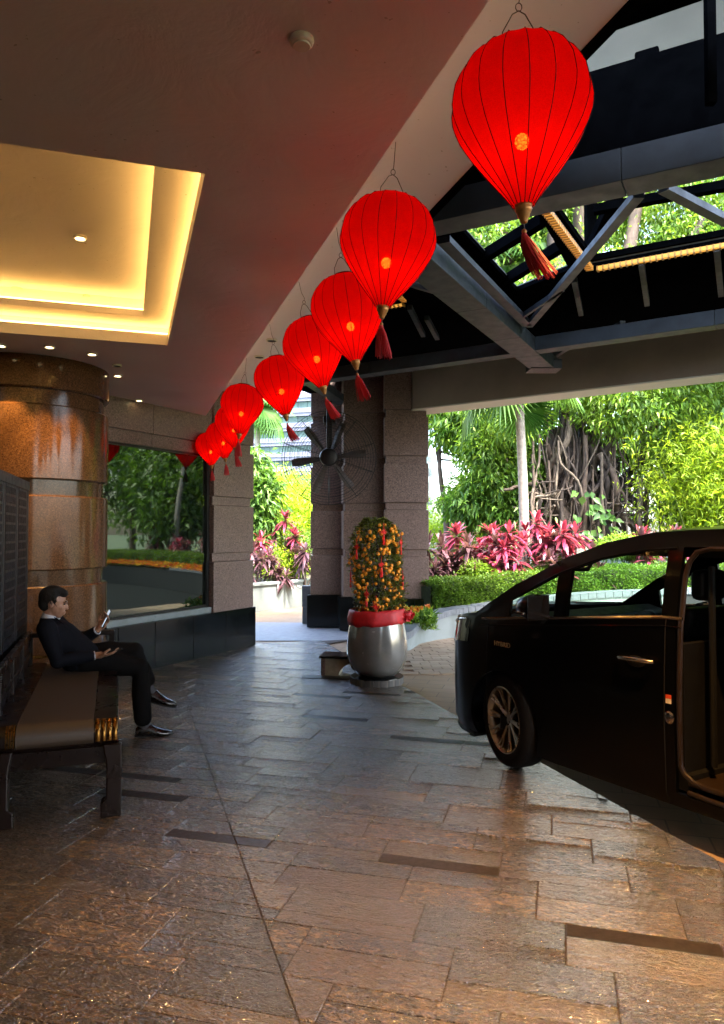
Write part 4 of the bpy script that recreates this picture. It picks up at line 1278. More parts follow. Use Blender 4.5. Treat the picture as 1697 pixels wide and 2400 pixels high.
def add_leaves(P, D, Nn, Ln, Wd, droop=0.15):
    """leaf blades: base, two shoulders, tip  ->  two triangles folded along the midrib"""
    P, D, Nn = np.asarray(P, float), np.asarray(D, float), np.asarray(Nn, float)
    D /= np.linalg.norm(D, axis=1, keepdims=True) + 1e-9
    S = np.cross(D, Nn); S /= np.linalg.norm(S, axis=1, keepdims=True) + 1e-9
    U = np.cross(S, D)
    Ln = np.asarray(Ln, float).reshape(-1, 1); Wd = np.asarray(Wd, float).reshape(-1, 1)
    mid = P + D * Ln * .45
    tip = P + D * Ln; tip[:, 2] -= (Ln * droop)[:, 0]
    a = mid + S * Wd / 2 + U * Wd * .12; b_ = mid - S * Wd / 2 + U * Wd * .12
    V = np.stack([P, a, tip, b_], 1).reshape(-1, 3)
    return V
def leaf_mesh(name, Vs):
    V = np.concatenate(Vs) if isinstance(Vs, list) else Vs
    n = len(V) // 4
    me = bpy.data.meshes.new(name)
    me.vertices.add(len(V)); me.vertices.foreach_set('co', V.astype(np.float32).ravel())
    idx = np.arange(n)[:, None] * 4 + np.array([[0, 1, 2, 0, 2, 3]])
    me.loops.add(n * 6); me.loops.foreach_set('vertex_index', idx.astype(np.int32).ravel())
    me.polygons.add(n * 2); me.polygons.foreach_set('loop_start', np.arange(0, n * 6, 3, dtype=np.int32))
    me.update(calc_edges=True)
    return me
def unit(n):
    v = rng.normal(size=(n, 3)); return v / np.linalg.norm(v, axis=1, keepdims=True)

kt = thing('kumquat_tree', 'column-shaped kumquat tree full of orange fruit in the grey pot', 'kumquat tree', PC + Z * .71)
KH = 1.12
def krad(f):
    return np.interp(f, [0, .1, .35, .6, .8, .9, 1.0], [.235, .25, .265, .275, .27, .22, .10])
n = 7000
f = rng.random(n); a = rng.random(n) * 2 * np.pi
lump = 1 + .10 * np.sin(a * 3 + f * 9) + .06 * np.sin(a * 5 - f * 14)
r_ = krad(f) * lump * np.sqrt(rng.uniform(.35, 1.0, n)) * rng.uniform(.9, 1.08, n)
P = np.stack([r_ * np.cos(a) + .02 * np.sin(f * 5), r_ * np.sin(a), f * KH - .03], 1)
D = np.stack([np.cos(a), np.sin(a), rng.uniform(-.3, .9, n)], 1) + unit(n) * .7
link('crown', leaf_mesh('kumquat_crown', add_leaves(P, D, unit(n) * .6 + np.array([0, 0, 1]), rng.uniform(.04, .065, n), rng.uniform(.016, .026, n))), M['kleaf'], kt)
MB().tube([(0, 0, -.09), (.01, 0, .3), (0, .01, .9)], [.022, .016, .006], 8).build('trunk', M['soil'], kt, smooth=True)
n = 900; a = rng.random(n) * 6.283; r_ = rng.uniform(.1, .255, n)
P = np.stack([r_ * np.cos(a), r_ * np.sin(a), rng.uniform(-.04, .03, n)], 1)
M['kbed'] = leafmat('pot_bedding_leaf', [(.10, .16, .02), (.22, .26, .02), (.35, .30, .02)], .3)
link('bedding', leaf_mesh('bedding', add_leaves(P, unit(n) + np.array([0, 0, 1.2]), unit(n), rng.uniform(.04, .07, n), rng.uniform(.02, .035, n))), M['kbed'], kt)
fm = MB().ell((0, 0, 0), (.021, .021, .023), 10, 6).mesh('fruit'); fm.shade_smooth()
qq = random.Random(12)
for k in range(230):
    ff = qq.uniform(.03, .93) ** .9; aa = qq.choice([qq.uniform(3.4, 6.1), qq.uniform(0, 6.283)])
    rr_ = float(krad(ff)) * (1 + .10 * math.sin(aa * 3 + ff * 9) + .06 * math.sin(aa * 5 - ff * 14)) * qq.uniform(.93, 1.02)
    o = link('fruit', fm, M['orange'], kt, (rr_ * math.cos(aa), rr_ * math.sin(aa), ff * KH - .03))
    s_ = qq.uniform(.8, 1.12); o.scale = (s_, s_, s_)
# red knot charms hanging on the tree
def charm(az_, zf, label, sc=1.0):
    rr_ = float(krad(zf)) * 1.06 + .012
    a_ = R(az_)
    root = thing('knot_charm', label, 'charm', PC + Vector((rr_ * math.sin(a_), -rr_ * math.cos(a_), .71 + zf * KH)), a_, 'red knot charms on the kumquat tree')
    kb = MB()
    for k in range(3):
        for j in range(3):
            x, z = (k - 1) * .013, (j - 1) * .013
            x, z = (x - z) * .707, (x + z) * .707
            kb.ell((x, 0, z), (.0085, .006, .0085), 8, 6)
    for k in range(8):
        aa = k * math.pi / 4
        kb.tube([(math.cos(aa) * .018, 0, math.sin(aa) * .018), (math.cos(aa + .2) * .032, 0, math.sin(aa + .2) * .032), (math.cos(aa - .2) * .032, 0, math.sin(aa - .2) * .032)], .003, 5)
    kb.build('knot', M['charm'], root, smooth=True)
    tb = MB()
    for k in range(14):
        x, y = qq.uniform(-.012, .012), qq.uniform(-.006, .006)
        tb.tube([(x * .3, y * .3, -.03), (x * .8, y, -.06), (x, y, -.135)], .0035, 4)
    tb.lathe([(.006, -.03), (.009, -.04), (.009, -.05), (.006, -.055)], 8)
    tb.build('tassel', M['charm'], root)
    MB().tube([(0, 0, .03), (0, 0, .10)], .0025, 5).build('cord', M['charm'], root)
    root.scale = (sc,) * 3
charm(14, .84, 'red knot charm highest on the kumquat tree')
charm(-48, .70, 'red knot charm at the upper left of the kumquat tree')
charm(60, .74, 'red knot charm at the upper right edge of the kumquat tree')
charm(8, .53, 'red knot charm in the middle of the kumquat tree')
charm(72, .40, 'red knot charm at the lower right edge of the kumquat tree')
charm(-24, .25, 'red knot charm at the lower left of the kumquat tree')
charm(-3, .13, 'red knot charm lowest on the kumquat tree, just above the pot rim', 1.15)
charm(-78, .42, 'red knot charm at the left edge of the kumquat tree')

# ------------------------------------------------------------------ dark stone block with a curved cut beside the pot
sb = at_z(752, 1584, 0)
bl = thing('stone_block', 'low dark stone block with a quarter-round cut, left of the pot', 'stone block', (sb.x, sb.y, 0), R(-8))
pts = [(0, 0), (.08, 0), (.08, .02)]
arc = [(.08 + .0, .02)]
prof_ = [(0, 0), (.06, 0), (.06, .03), (.075, .03), (.075, .16)]
MB().bx(0, .045, 0, .30, 0, .20).build('end_slab', M['granite'], bl, bevel=.004)
MB().bx(-.02, .62, -.015, .32, .20, .228).build('top_slab', M['black_granite'], bl, bevel=.005)
cv_ = MB(); rings = []
poly = [(.045, 0), (.20, 0)] + [(.62 - .42 * math.cos(a), .0 + .2 * math.sin(a) * .999) for a in [x * math.pi / 16 for x in range(1, 8)]] + [(.60, .2), (.045, .2)]
M['pale_stone'] = simple('pale_stone', (.33, .30, .22), .5, var=.25, vscale=9)
cv_.loft([[Vector((x, y, z)) for x, z in poly] for y in (.03, .28)]).build('curved_web', M['pale_stone'], bl)
MB().bx(-.20, .60, -.16, .0, 0, .006).build('foot_plate', M['slate_smooth'], bl)

# ------------------------------------------------------------------ wall fan
fcn = at_y(771, 1073, 11.75)
fan = thing('wall_fan', 'large round black wire-cage fan mounted on the granite pillar', 'fan', fcn)
FR = .765
def ringm(r_, y, th, n=64):
    return MB().tube([(r_ * math.cos(2 * math.pi * k / n), y, r_ * math.sin(2 * math.pi * k / n)) for k in range(n + 1)], th, 5, cap=False)
for k in range(15):
    r_ = .17 + (FR - .17) * k / 14
    y = -.14 * math.sqrt(max(0, 1 - (r_ / FR) ** 2)) - .0
    ringm(r_, y, .0035 if k < 14 else .006).build('cage_ring', M['black_metal'], fan)
for k in (4, 8, 11, 13):
    r_ = .17 + (FR - .17) * k / 14
    ringm(r_, .14 * math.sqrt(max(0, 1 - (r_ / FR) ** 2)), .0035).build('cage_ring', M['black_metal'], fan)
sp_ = MB().tube([(FR * x, -.14 * math.sqrt(max(0, 1 - x ** 2)) - .004, 0) for x in (.2, .4, .6, .8, .9, 1.0)] + [(FR * x, .14 * math.sqrt(max(0, 1 - x ** 2)), 0) for x in (.9, .7, .4)], .0048, 5).mesh('cage_spoke')
for k in range(10):
    o = link('cage_spoke', sp_, M['black_metal'], fan); o.rotation_euler.y = R(36 * k + 18)
RX = Matrix.Rotation(R(90), 3, 'X')
MB().lathe([(.001, .17), (.10, .168), (.135, .155), (.145, .13), (.145, .06), (.12, .0), (.12, -.18), (.09, -.22), (.001, -.22)], 32, cap=False, M=RX).build('motor', M['black_metal'], fan, smooth=True)
bld = MB()
for s0, s1 in ((0, 1),):
    sec = [(.12, .045, .02), (.25, .07, .035), (.42, .095, .04), (.54, .10, .035), (.61, .08, .03), (.60, .04, .02)]
    bld.loft([[Vector((x, -t_, -w * .62)), Vector((x, -t_ * .3 - .006, 0)), Vector((x, t_, w * .62)), Vector((x, t_ - .006, w * .62)), Vector((x, -t_ * .3 + .0, 0)), Vector((x, -t_ + .006, -w * .62))] for x, w, t_ in sec])
blm = bld.mesh('blade'); M['blade'] = simple('blade_plastic', (.05, .037, .032), .7, var=.1)
for k in range(6):
    o = link('blade', blm, M['blade'], fan); o.rotation_euler.y = R(60 * k - 68)
MB().bx(-.045, .045, .10, .19, .10, .95).build('arm', M['black_metal'], fan, bevel=.008)
MB().bx(-.10, .10, .17, .52, .60, .72).build('wall_bracket', M['black_metal'], fan, bevel=.008)
MB().bx(-.06, .06, .16, .60, -.06, .06).build('mount', M['black_metal'], fan, bevel=.006)
# ------------------------------------------------------------------ black van with its sliding door open
M['paint'] = None
m, nt, b = mat('black_paint')
b.inputs['Base Color'].default_value = (.0012, .0012, .0014, 1); b.inputs['Roughness'].default_value = .3; b.inputs['Specular IOR Level'].default_value = .1
b.inputs['Coat Weight'].default_value = .25; b.inputs['Coat Roughness'].default_value = .03
bump(nt, b, noise(nt, 1.6, 2, .5, N(nt, 'ShaderNodeTexCoord').outputs['Object']), .02, .02)
M['paint'] = m
m, nt, b = mat('car_glass')
gl = N(nt, 'ShaderNodeBsdfGlossy'); gl.inputs['Roughness'].default_value = .01
tp = N(nt, 'ShaderNodeBsdfTransparent'); tp.inputs[0].default_value = (.78, .90, .84, 1)
fr = N(nt, 'ShaderNodeFresnel')
gb = N(nt, 'ShaderNodeNewGeometry'); mr = N(nt, 'ShaderNodeMapRange'); L(nt, gb.outputs['Backfacing'], mr.inputs[0]); mr.inputs[3].default_value = 1.33; mr.inputs[4].default_value = 1 / 1.33; L(nt, mr.outputs[0], fr.inputs['IOR'])
mx = N(nt, 'ShaderNodeMixShader'); L(nt, fr.outputs[0], mx.inputs[0]); L(nt, tp.outputs[0], mx.inputs[1]); L(nt, gl.outputs[0], mx.inputs[2])
L(nt, mx.outputs[0], nt.nodes['Material Output'].inputs['Surface'])
M['car_glass'] = m
M['tint_glass'] = simple('tinted_glass', (.002, .002, .002), .08, var=0, spec=.3)
M['rubber'] = simple('rubber', (.0035, .003, .003), .8, var=.3, vscale=20, spec=.2)
M['alloy'] = simple('alloy', (.42, .36, .28), .32, metal=.9, var=.15)
M['chrome'] = simple('chrome', (.42, .36, .30), .15, metal=1.0, var=.05)
M['dark_plastic'] = simple('dark_plastic', (.003, .003, .0033), .6, var=.2, spec=.2)
M['trim_brown'] = simple('brown_trim', (.012, .0065, .0035), .35, var=.25)
M['lamp_glass'] = simple('lamp_glass', (.012, .012, .014), .1, coat=.4)
M['sticker_red'] = simple('sticker_red', (.55, .06, .02), .5)
M['sticker_white'] = simple('sticker_white', (.6, .55, .45), .5)

VS = .943
wc = at_z(1180, 1799, 0)
vh = az(-31); vl = Vector((-vh.y, vh.x, 0))
vo = Vector((wc.x, wc.y, 0)) - vl * (.90 * VS)
VM = Matrix.Translation(vo) @ Matrix.Rotation(R(90 + 31), 4, 'Z') @ Matrix.Scale(VS, 4)
van = thing('van', 'black minivan with its sliding door open, parked at the right', 'van', M=VM)
# local: +x forward, +y left (towards the camera), z up; x=0 at the front axle
def ip(x, tab):
    xs = [t[0] for t in tab]; return float(np.interp(x, xs, [t[1] for t in tab]))
TOP = [(-4.02, 1.60), (-3.95, 1.70), (-3.6, 1.765), (-2.2, 1.785), (-1.6, 1.78), (-1.2, 1.755), (-.85, 1.69), (-.5, 1.575), (-.05, 1.36), (.35, 1.115), (.55, 1.085), (.72, 1.055), (.82, 1.0), (.87, .88), (.885, .76)]
BELT = [(-4.05, 1.22), (-2.6, 1.24), (-1.4, 1.255), (.3, 1.075), (.55, 1.05), (.72, 1.02), (.82, .95), (.87, .84), (.885, .74)]
HW = [(-4.03, .60), (-3.98, .78), (-3.8, .88), (-3.2, .915), (-.2, .922), (.2, .92), (.45, .90), (.62, .85), (.75, .77), (.83, .66), (.87, .52), (.885, .40)]
ZLO = [(-4.03, .35), (-3.9, .28), (-3.4, .18), (-.5, .145), (.4, .16), (.75, .15), (.885, .26)]
XS = [-4.03, -3.98, -3.8, -3.45, -3.1, -2.75, -2.62, -2.3, -1.9, -1.46, -1.36, -1.2, -1.0, -.85, -.74, -.62, -.5, -.36, -.2, -.05, .08, .2, .35, .45, .55, .64, .72, .78, .83, .865, .885]
def section(x):
    hw, zt, zb, zl = ip(x, HW), ip(x, TOP), ip(x, BELT), ip(x, ZLO)
    zb = min(zb, zt - .004)
    tum = max(0, zt - zb)
    up_ = max(zb + .003, zt - max(.012, min(.11, .45 * tum)))
    wl_ = hw - .02
    yb = wl_ - .012
    yu = yb - .19 * (up_ - zb)
    ye = yu - .06 * min(1, tum / .4)
    zf = min(.31, zl + .1)
    zm = min(.62, zl + (zb - zl) * .45); zc = min(.90, zl + (zb - zl) * .78)
    cr = (.03 if x < -.85 else (.02 if x < .35 else .035))
    return [(0, zl), (hw - .16, zl), (hw - .045, zl + .015), (hw - .012, zf), (hw, zm), (hw - .004, zc), (wl_, zb - min(.05, (zb - zc) * .6)), (yb, zb), ((yb + yu) / 2 + .012 * min(1, tum), (zb + up_) / 2), (yu, up_), (ye, zt - .008 * min(1, tum / .3)), (ye * .62, zt + cr * .7 * min(1, tum + .3)), (0, zt + cr)]
SEC = [section(x) for x in XS]
NROW = 13
def xb(x, r_):   # windscreen and nose bow forward at the centre line
    w = 0
    if -.85 <= x: w = {10: 0, 11: .10, 12: .17}.get(r_, 0) * min(1, (x + .85) / .5) * (1 if x < .6 else max(0, (.885 - x) / .285))
    return x + w
def P3(i, r_, s_):
    y, z = SEC[i][r_]
    return Vector((xb(XS[i], r_), s_ * y, z))
def region(i, r_, s_):
    """which part a shell face belongs to: i station index (x decreasing index), r_ row"""
    xa, xc = XS[i], XS[i + 1]; xm = (xa + xc) / 2
    if r_ in (7, 8):
        if -.5 < xm < -.05: return 'quarter_glass'
        if -1.36 < xm < -.62: return 'front_door_glass'
        if -2.62 < xm < -1.46: return None if s_ > 0 else 'sliding_door_glass'
        if -3.8 < xm < -2.75: return 'rear_quarter_glass'
    if s_ > 0 and -2.62 < xm < -1.46 and 3 <= r_ <= 8: return None
    if r_ in (10, 11):
        if -.85 < xm < .35: return 'windscreen'
    return 'body'
parts = {}
for s_ in (1, -1):
    for i in range(len(XS) - 1):
        for r_ in range(NROW - 1):
            rg = region(i, r_, s_)
            if rg is None: continue
            key = rg if rg in ('body', 'windscreen') else (rg, s_)
            mb = parts.setdefault(key, MB())
            mb.add([P3(i, r_, s_), P3(i + 1, r_, s_), P3(i + 1, r_ + 1, s_), P3(i, r_ + 1, s_)], [(0, 1, 2, 3)])
bodyb = parts['body']
for i, flip in ((0, 1), (len(XS) - 1, 0)):
    for s_ in (1, -1):
        bodyb.add([P3(i, r_, s_) for r_ in range(NROW)], [tuple(range(NROW))])
me = bpy.data.meshes.new('van_body'); me.from_pydata([tuple(p_) for p_ in bodyb.v], [], bodyb.f)
bm = bmesh.new(); bm.from_mesh(me)
bmesh.ops.remove_doubles(bm, verts=bm.verts, dist=.0008)
bmesh.ops.recalc_face_normals(bm, faces=bm.faces)
bm.to_mesh(me); bm.free()
tmp = bpy.data.objects.new('tmp', me); COL.objects.link(tmp)
sd_ = tmp.modifiers.new('s', 'SOLIDIFY'); sd_.thickness = .025; sd_.offset = -1
cuts = []
for wx_ in (0, -3.0):
    for s_ in (1, -1):
        cm = MB().lathe([(.37, -.14), (.37, .14)], 40, (wx_, s_ * .86, .345), True, Matrix.Rotation(R(90), 3, 'X')).mesh('cut')
        co = bpy.data.objects.new('cut', cm); COL.objects.link(co); cuts.append(co)
        bo_ = tmp.modifiers.new('b', 'BOOLEAN'); bo_.operation = 'DIFFERENCE'; bo_.object = co; bo_.solver = 'EXACT'
me = baked(tmp)
for co in cuts: bpy.data.objects.remove(co)
me.materials.clear()
link('body', me, M['paint'], van, smooth=True, angle=32)
for key, mb in parts.items():
    if key == 'body': continue
    nm = key if isinstance(key, str) else key[0]
    mb.build(nm, M['tint_glass'] if nm in ('sliding_door_glass', 'rear_quarter_glass') else M['car_glass'], van, smooth=True, angle=30)
# dark pillars between panes are body colour; black rubber round the panes
# wheels
def wheel(x, s_, steer):
    wr_ = thing('wheel', None, None, M=Matrix())
    wr_.parent = van; wr_.matrix_basis = Matrix.Translation((x, s_ * .785, .345)) @ Matrix.Rotation(steer, 4, 'Z'); WM[wr_] = VM @ wr_.matrix_basis
    del_keys = [k for k in wr_.keys()]
    for k in del_keys: del wr_[k]
    ry = Matrix.Rotation(R(-90 * s_), 3, 'X')
    MB().lathe([(.245, -.10), (.30, -.105), (.335, -.09), (.345, -.06), (.347, 0), (.345, .06), (.335, .09), (.30, .105), (.245, .10), (.235, .09), (.235, -.09), (.245, -.10)], 56, M=ry, cap=False).build('tyre', M['rubber'], wr_, smooth=True, angle=50)
    MB().lathe([(.238, .096), (.246, .100), (.238, .102), (.226, .088), (.215, .05), (.215, -.08), (.236, -.09)], 48, M=ry, cap=False).build('rim', M['alloy'], wr_, smooth=True, angle=50)
    MB().lathe([(.001, .06), (.05, .058), (.058, .05), (.06, .02), (.001, .02)], 24, M=ry, cap=False).build('hub_cap', M['alloy'], wr_, smooth=True)
    MB().lathe([(.001, -.02), (.21, -.02)], 32, M=ry, cap=False).build('brake_disc', M['black_metal'], wr_)
    sp = MB()
    for pair in range(10):
        a0 = 2 * math.pi * pair / 10
        for da, w in ((-.085, .011), (.085, .011)):
            a = a0 + da
            d0, d1 = Vector((math.cos(a0 + da * .6), math.sin(a0 + da * .6), 0)), Vector((math.cos(a), math.sin(a), 0))
            sp.tube([ry @ (d0 * .045 + Z * .05), ry @ (d0 * .13 + Z * .066), ry @ (d1 * .205 + Z * .076), ry @ (d1 * .232 + Z * .09)], [.012, w * .9, w * .75, w * .8], 6)
    sp.build('spokes', M['alloy'], wr_, smooth=True)
for k in range(1):
    wheel(0, 1, R(-13)); wheel(0, -1, R(-13)); wheel(-3.0, 1, 0); wheel(-3.0, -1, 0)
# trims, lamps, mirror, handle, badge
def along(x0, x1, row, off=.004, n=14, s_=1, dz=0.0, ov=None):
    pts = []
    for k in range(n):
        x = x0 + (x1 - x0) * k / (n - 1); y, z = section(x)[row]
        pts.append(Vector((x, s_ * (y + off), z + dz)))
    return pts
for s_ in (1, -1):
    MB().tube(along(.25, -1.50, 7, .004, s_=s_), .0075, 6, sq=1.4).build('chrome_strip', M['chrome'], van, smooth=True)
    MB().tube(along(.25, -1.50, 6, .003, s_=s_), .004, 6).build('crease_trim', M['paint'], van, smooth=True)
    MB().tube(along(-.27, -1.42, 9, .002, s_=s_), .008, 6).build('window_trim', M['dark_plastic'], van, smooth=True)
    lamp = MB()
    idx = [x for x in (.40, .50, .60, .70, .78, .84)]
    rings = []
    for x in idx:
        sct = section(x); (y6, z6), (y5, z5) = sct[7], sct[5]
        rings.append([Vector((x, s_ * (y6 + .006), z6 - .01)), Vector((x, s_ * (y5 + .012), z5 + .02)), Vector((x, s_ * (y5 - .03), z5 + .02)), Vector((x, s_ * (y6 - .03), z6 - .012))])
    lamp.loft(rings).build('headlight', M['lamp_glass'], van, smooth=True)
    MB().tube(along(.45, .86, 7, .010, 8, s_), .006, 6).build('lamp_trim', M['chrome'], van, smooth=True)
    # mirror
    mz, my = 1.235, .93; mx0 = -.44
    mm = MB()
    mm.loft([[Vector((mx0 + x, s_ * (my + .10 + w * math.cos(a)), mz + hh * math.sin(a))) for a in [2 * math.pi * j / 16 for j in range(16)]] for x, w, hh in ((.10, .04, .04), (.07, .085, .07), (.0, .10, .09), (-.05, .102, .092))])
    mo = mm.build('mirror', M['paint'], van, smooth=True, angle=50)
    MB().box((mx0 + .01, s_ * (my + .10), mz - .035), (.10, .235, .018)).build('chrome_band', M['chrome'], mo, bevel=.004)
    MB().box((mx0 - .063, s_ * (my + .10), mz), (.004, .20, .17)).build('mirror_glass', M['lamp_glass'], mo, bevel=.003)
    MB().tube([(mx0 + .03, s_ * .86, mz - .10), (mx0 + .02, s_ * (my + .02), mz - .09)], .03, 10).build('mirror_foot', M['dark_plastic'], mo, smooth=True)
    # door handle
    hy = ip(-1.2, HW) + .012
    MB().tube([(-1.33, s_ * hy, .985), (-1.30, s_ * (hy + .03), .99), (-1.22, s_ * (hy + .035), .992), (-1.12, s_ * (hy + .03), .985), (-1.08, s_ * hy, .98)], [.012, .015, .016, .015, .011], 10, sq=1.0).build('door_handle', M['chrome'], van, smooth=True)
    MB().ell((-1.2, s_ * (hy - .014), .97), (.07, .012, .035), 16, 8).build('handle_cup', M['dark_plastic'], van, smooth=True)
    # skirt under the bumper and mud flap
    MB().bx(.38, .44, s_ * .66 if s_ > 0 else -.86, s_ * .86 if s_ > 0 else -.66, .13, .24).build('air_dam', M['dark_plastic'], van)
    MB().tube(along(.38, .86, 2, -.01, 8, s_, -.015), .02, 6).build('bumper_lip', M['dark_plastic'], van, smooth=True)
    # door shut lines: thin dark channels proud of nothing, set in as narrow strips
    for x in (.16, -1.395):
        pts = [Vector((x, s_ * (section(x)[r_][0] + .0015), section(x)[r_][1])) for r_ in range(2, 8)]
        MB().tube(pts, .0035, 5).build('shut_line', M['rubber'], van)
# sliding door: slid back along the rear quarter, outside the body
sdm = MB()
for i in range(len(XS) - 1):
    xm = (XS[i] + XS[i + 1]) / 2
    if not -2.62 < xm < -1.46: continue
    for r_ in range(3, 7):
        sdm.add([P3(i, r_, 1) + Vector((-1.02, .085, 0)), P3(i + 1, r_, 1) + Vector((-1.02, .085, 0)), P3(i + 1, r_ + 1, 1) + Vector((-1.02, .085, 0)), P3(i, r_ + 1, 1) + Vector((-1.02, .085, 0))], [(0, 1, 2, 3)])
sdo = sdm.build('sliding_door', M['paint'], van, smooth=True)
sdo.modifiers.new('s', 'SOLIDIFY').thickness = .04
sdg = MB()
for i in range(len(XS) - 1):
    xm = (XS[i] + XS[i + 1]) / 2
    if not -2.62 < xm < -1.46: continue
    for r_ in (7, 8):
        sdg.add([P3(i, r_, 1) + Vector((-1.02, .085, 0)), P3(i + 1, r_, 1) + Vector((-1.02, .085, 0)), P3(i + 1, r_ + 1, 1) + Vector((-1.02, .085, 0)), P3(i, r_ + 1, 1) + Vector((-1.02, .085, 0))], [(0, 1, 2, 3)])
sdg.build('window', M['car_glass'], sdo, smooth=True)
# door opening: seal along its edge, step, pillar trim, latch, sticker
def edge_pt(x, z):
    sct = section(x); zs = [p_[1] for p_ in sct[2:11]]; ys = [p_[0] for p_ in sct[2:11]]
    return Vector((x, float(np.interp(z, zs, ys)) - .012, z))
se = [edge_pt(-1.485, z) for z in np.linspace(.42, 1.50, 16)]
se = [edge_pt(-2.6, .335), edge_pt(-1.64, .335), edge_pt(-1.56, .345), edge_pt(-1.505, .38)] + se + [edge_pt(-1.50, 1.58), edge_pt(-1.54, 1.635), edge_pt(-1.62, 1.655), edge_pt(-2.6, 1.66)]
MB().tube(se, .016, 8).build('door_seal', M['trim_brown'], van, smooth=True)
MB().tube([Vector((p_.x, p_.y + .012, p_.z - .055)) for p_ in (edge_pt(-2.6, .335), edge_pt(-1.66, .335), edge_pt(-1.54, .34))], .014, 8).build('sill_guard', M['trim_brown'], van, smooth=True)
MB().tube([Vector((-1.56, .70, .40)), Vector((-1.56, .70, 1.55))], .02, 8).build('pillar_trim', M['dark_plastic'], van, smooth=True)
MB().bx(-2.62, -1.5, .45, .86, .30, .33).build('step', M['trim_brown'], van, bevel=.01)
MB().bx(-2.62, -1.5, -.86, .47, .30, .47).build('cabin_floor', M['dark_plastic'], van, bevel=.02)
p_ = edge_pt(-1.425, .80)
MB().box((p_.x, p_.y + .016, .80), (.035, .004, .022)).build('sticker', M['sticker_red'], van)
MB().box((p_.x, p_.y + .016, .775), (.035, .004, .026)).build('sticker', M['sticker_white'], van)
MB().ell((-1.425, p_.y + .01, .68), (.035, .012, .04), 14, 8).build('door_latch', M['chrome'], van, smooth=True)
# badge on the front wing
def text_mesh(body, size, ext=.002):
    cu = bpy.data.curves.new('t', 'FONT'); cu.body = body; cu.size = size; cu.extrude = ext; cu.align_x = 'CENTER'
    o = bpy.data.objects.new('t', cu); COL.objects.link(o)
    return baked(o)
bt = text_mesh('HYBRID', .05)
M['badge'] = simple('badge_gold', (.30, .19, .085), .4, var=.1)
bo2 = link('badge', bt, M['badge'], van, (-.02, ip(.03, HW) + .004, .90)); bo2.rotation_euler = (R(90), 0, R(180))
MB().bx(-1.52, .1, -.84, .84, .26, .36).build('cabin_floor', M['dark_plastic'], van)
MB().bx(-1.47, -1.42, -.84, .84, .3, 1.1).build('bulkhead', M['dark_plastic'], van)
# cabin: dash, wheel, seats, grab handle, roof lining, rear shelf darkness
MB().loft([[Vector((.40, s_, z)) for s_, z in ((-.82, .75), (.82, .75), (.82, 1.06), (-.82, 1.06))], [Vector((.02, s_, z)) for s_, z in ((-.82, .7), (.82, .7), (.82, 1.13), (-.82, 1.13))], [Vector((-.15, s_, z)) for s_, z in ((-.82, .7), (.82, .7), (.82, 1.09), (-.82, 1.09))]]).build('dashboard', M['dark_plastic'], van, bevel=.02)
MB().tube([(-.22 - .06 * math.sin(a), -.38 + .17 * math.cos(a), .97 + .15 * math.sin(a)) for a in [2 * math.pi * k / 28 for k in range(29)]], .014, 8, cap=False).build('steering_wheel', M['dark_plastic'], van, smooth=True)
for y in (.38, -.38):
    MB().box((-.86, y, .62), (.52, .50, .22)).build('seat_cushion', M['dark_plastic'], van, bevel=.06, seg=3)
    MB().loft([[Vector((x0 + a, y + b_, z)) for a, b_ in ((-.07, -.24), (.07, -.22), (.07, .22), (-.07, .24))] for x0, z in ((-1.10, .62), (-1.22, .95), (-1.30, 1.28))]).build('seat_back', M['dark_plastic'], van, bevel=.04, seg=3)
    MB().box((-1.33, y, 1.42), (.10, .27, .19)).build('headrest', M['dark_plastic'], van, bevel=.04, seg=3)
for y in (.42, -.42):
    MB().box((-2.55, y, .60), (.55, .56, .25)).build('seat_cushion', M['dark_plastic'], van, bevel=.06, seg=3)
    MB().loft([[Vector((x0 + a, y + b_, z)) for a, b_ in ((-.08, -.27), (.08, -.25), (.08, .25), (-.08, .27))] for x0, z in ((-2.82, .62), (-2.95, 1.0), (-3.05, 1.35))]).build('seat_back', M['dark_plastic'], van, bevel=.04, seg=3)
MB().bx(-3.9, -.85, -.70, .70, 1.60, 1.67).build('headlining', M['dark_plastic'], van)
MB().tube([(-.46, .80, 1.545), (-.50, .775, 1.49), (-.70, .765, 1.50), (-.76, .78, 1.57)], .016, 8).build('grab_handle', M['dark_plastic'], van, smooth=True)
MB().bx(-3.86, -3.80, -.8, .8, .4, 1.6).build('rear_trim', M['dark_plastic'], van)
# ------------------------------------------------------------------ garden: planter walls, hedge, cordylines, palms, banyan, bamboo
M['planter'] = simple('planter_render', (.185, .21, .20), .7, var=.15, vscale=3, bumps=.1, bscale=50)
M['cap'] = simple('planter_cap', (.11, .125, .14), .4, var=.2, vscale=20)
M['cap_dark'] = simple('dark_stone', (.02, .022, .022), .7, var=.2, vscale=12, spec=.1)
M['bark'] = simple('bark', (.075, .052, .036), .85, var=.45, vscale=7, bumps=.7, bscale=25)
M['bark_dark'] = simple('bark_dark', (.03, .021, .015), .85, var=.5, vscale=7, bumps=.7, bscale=25)
M['bark_mid'] = simple('bark_mid', (.11, .085, .06), .85, var=.45, vscale=9, bumps=.7, bscale=25)
M['palm_bark'] = simple('palm_bark', (.30, .265, .215), .8, var=.3, vscale=14, bumps=.5, bscale=40)
G1 = [(.03, .085, .012), (.06, .145, .018), (.11, .22, .022), (.22, .32, .03)]
G2 = [(.03, .08, .012), (.05, .12, .016), (.08, .17, .02), (.13, .23, .03)]
GY = [(.11, .21, .015), (.19, .31, .02), (.28, .40, .025), (.40, .50, .04)]
M['leaf_banyan'] = leafmat('leaf_banyan', G1, .45)
M['leaf_dark'] = leafmat('leaf_dark', G2, .4)
M['leaf_yellow'] = leafmat('leaf_yellow', GY, .5)
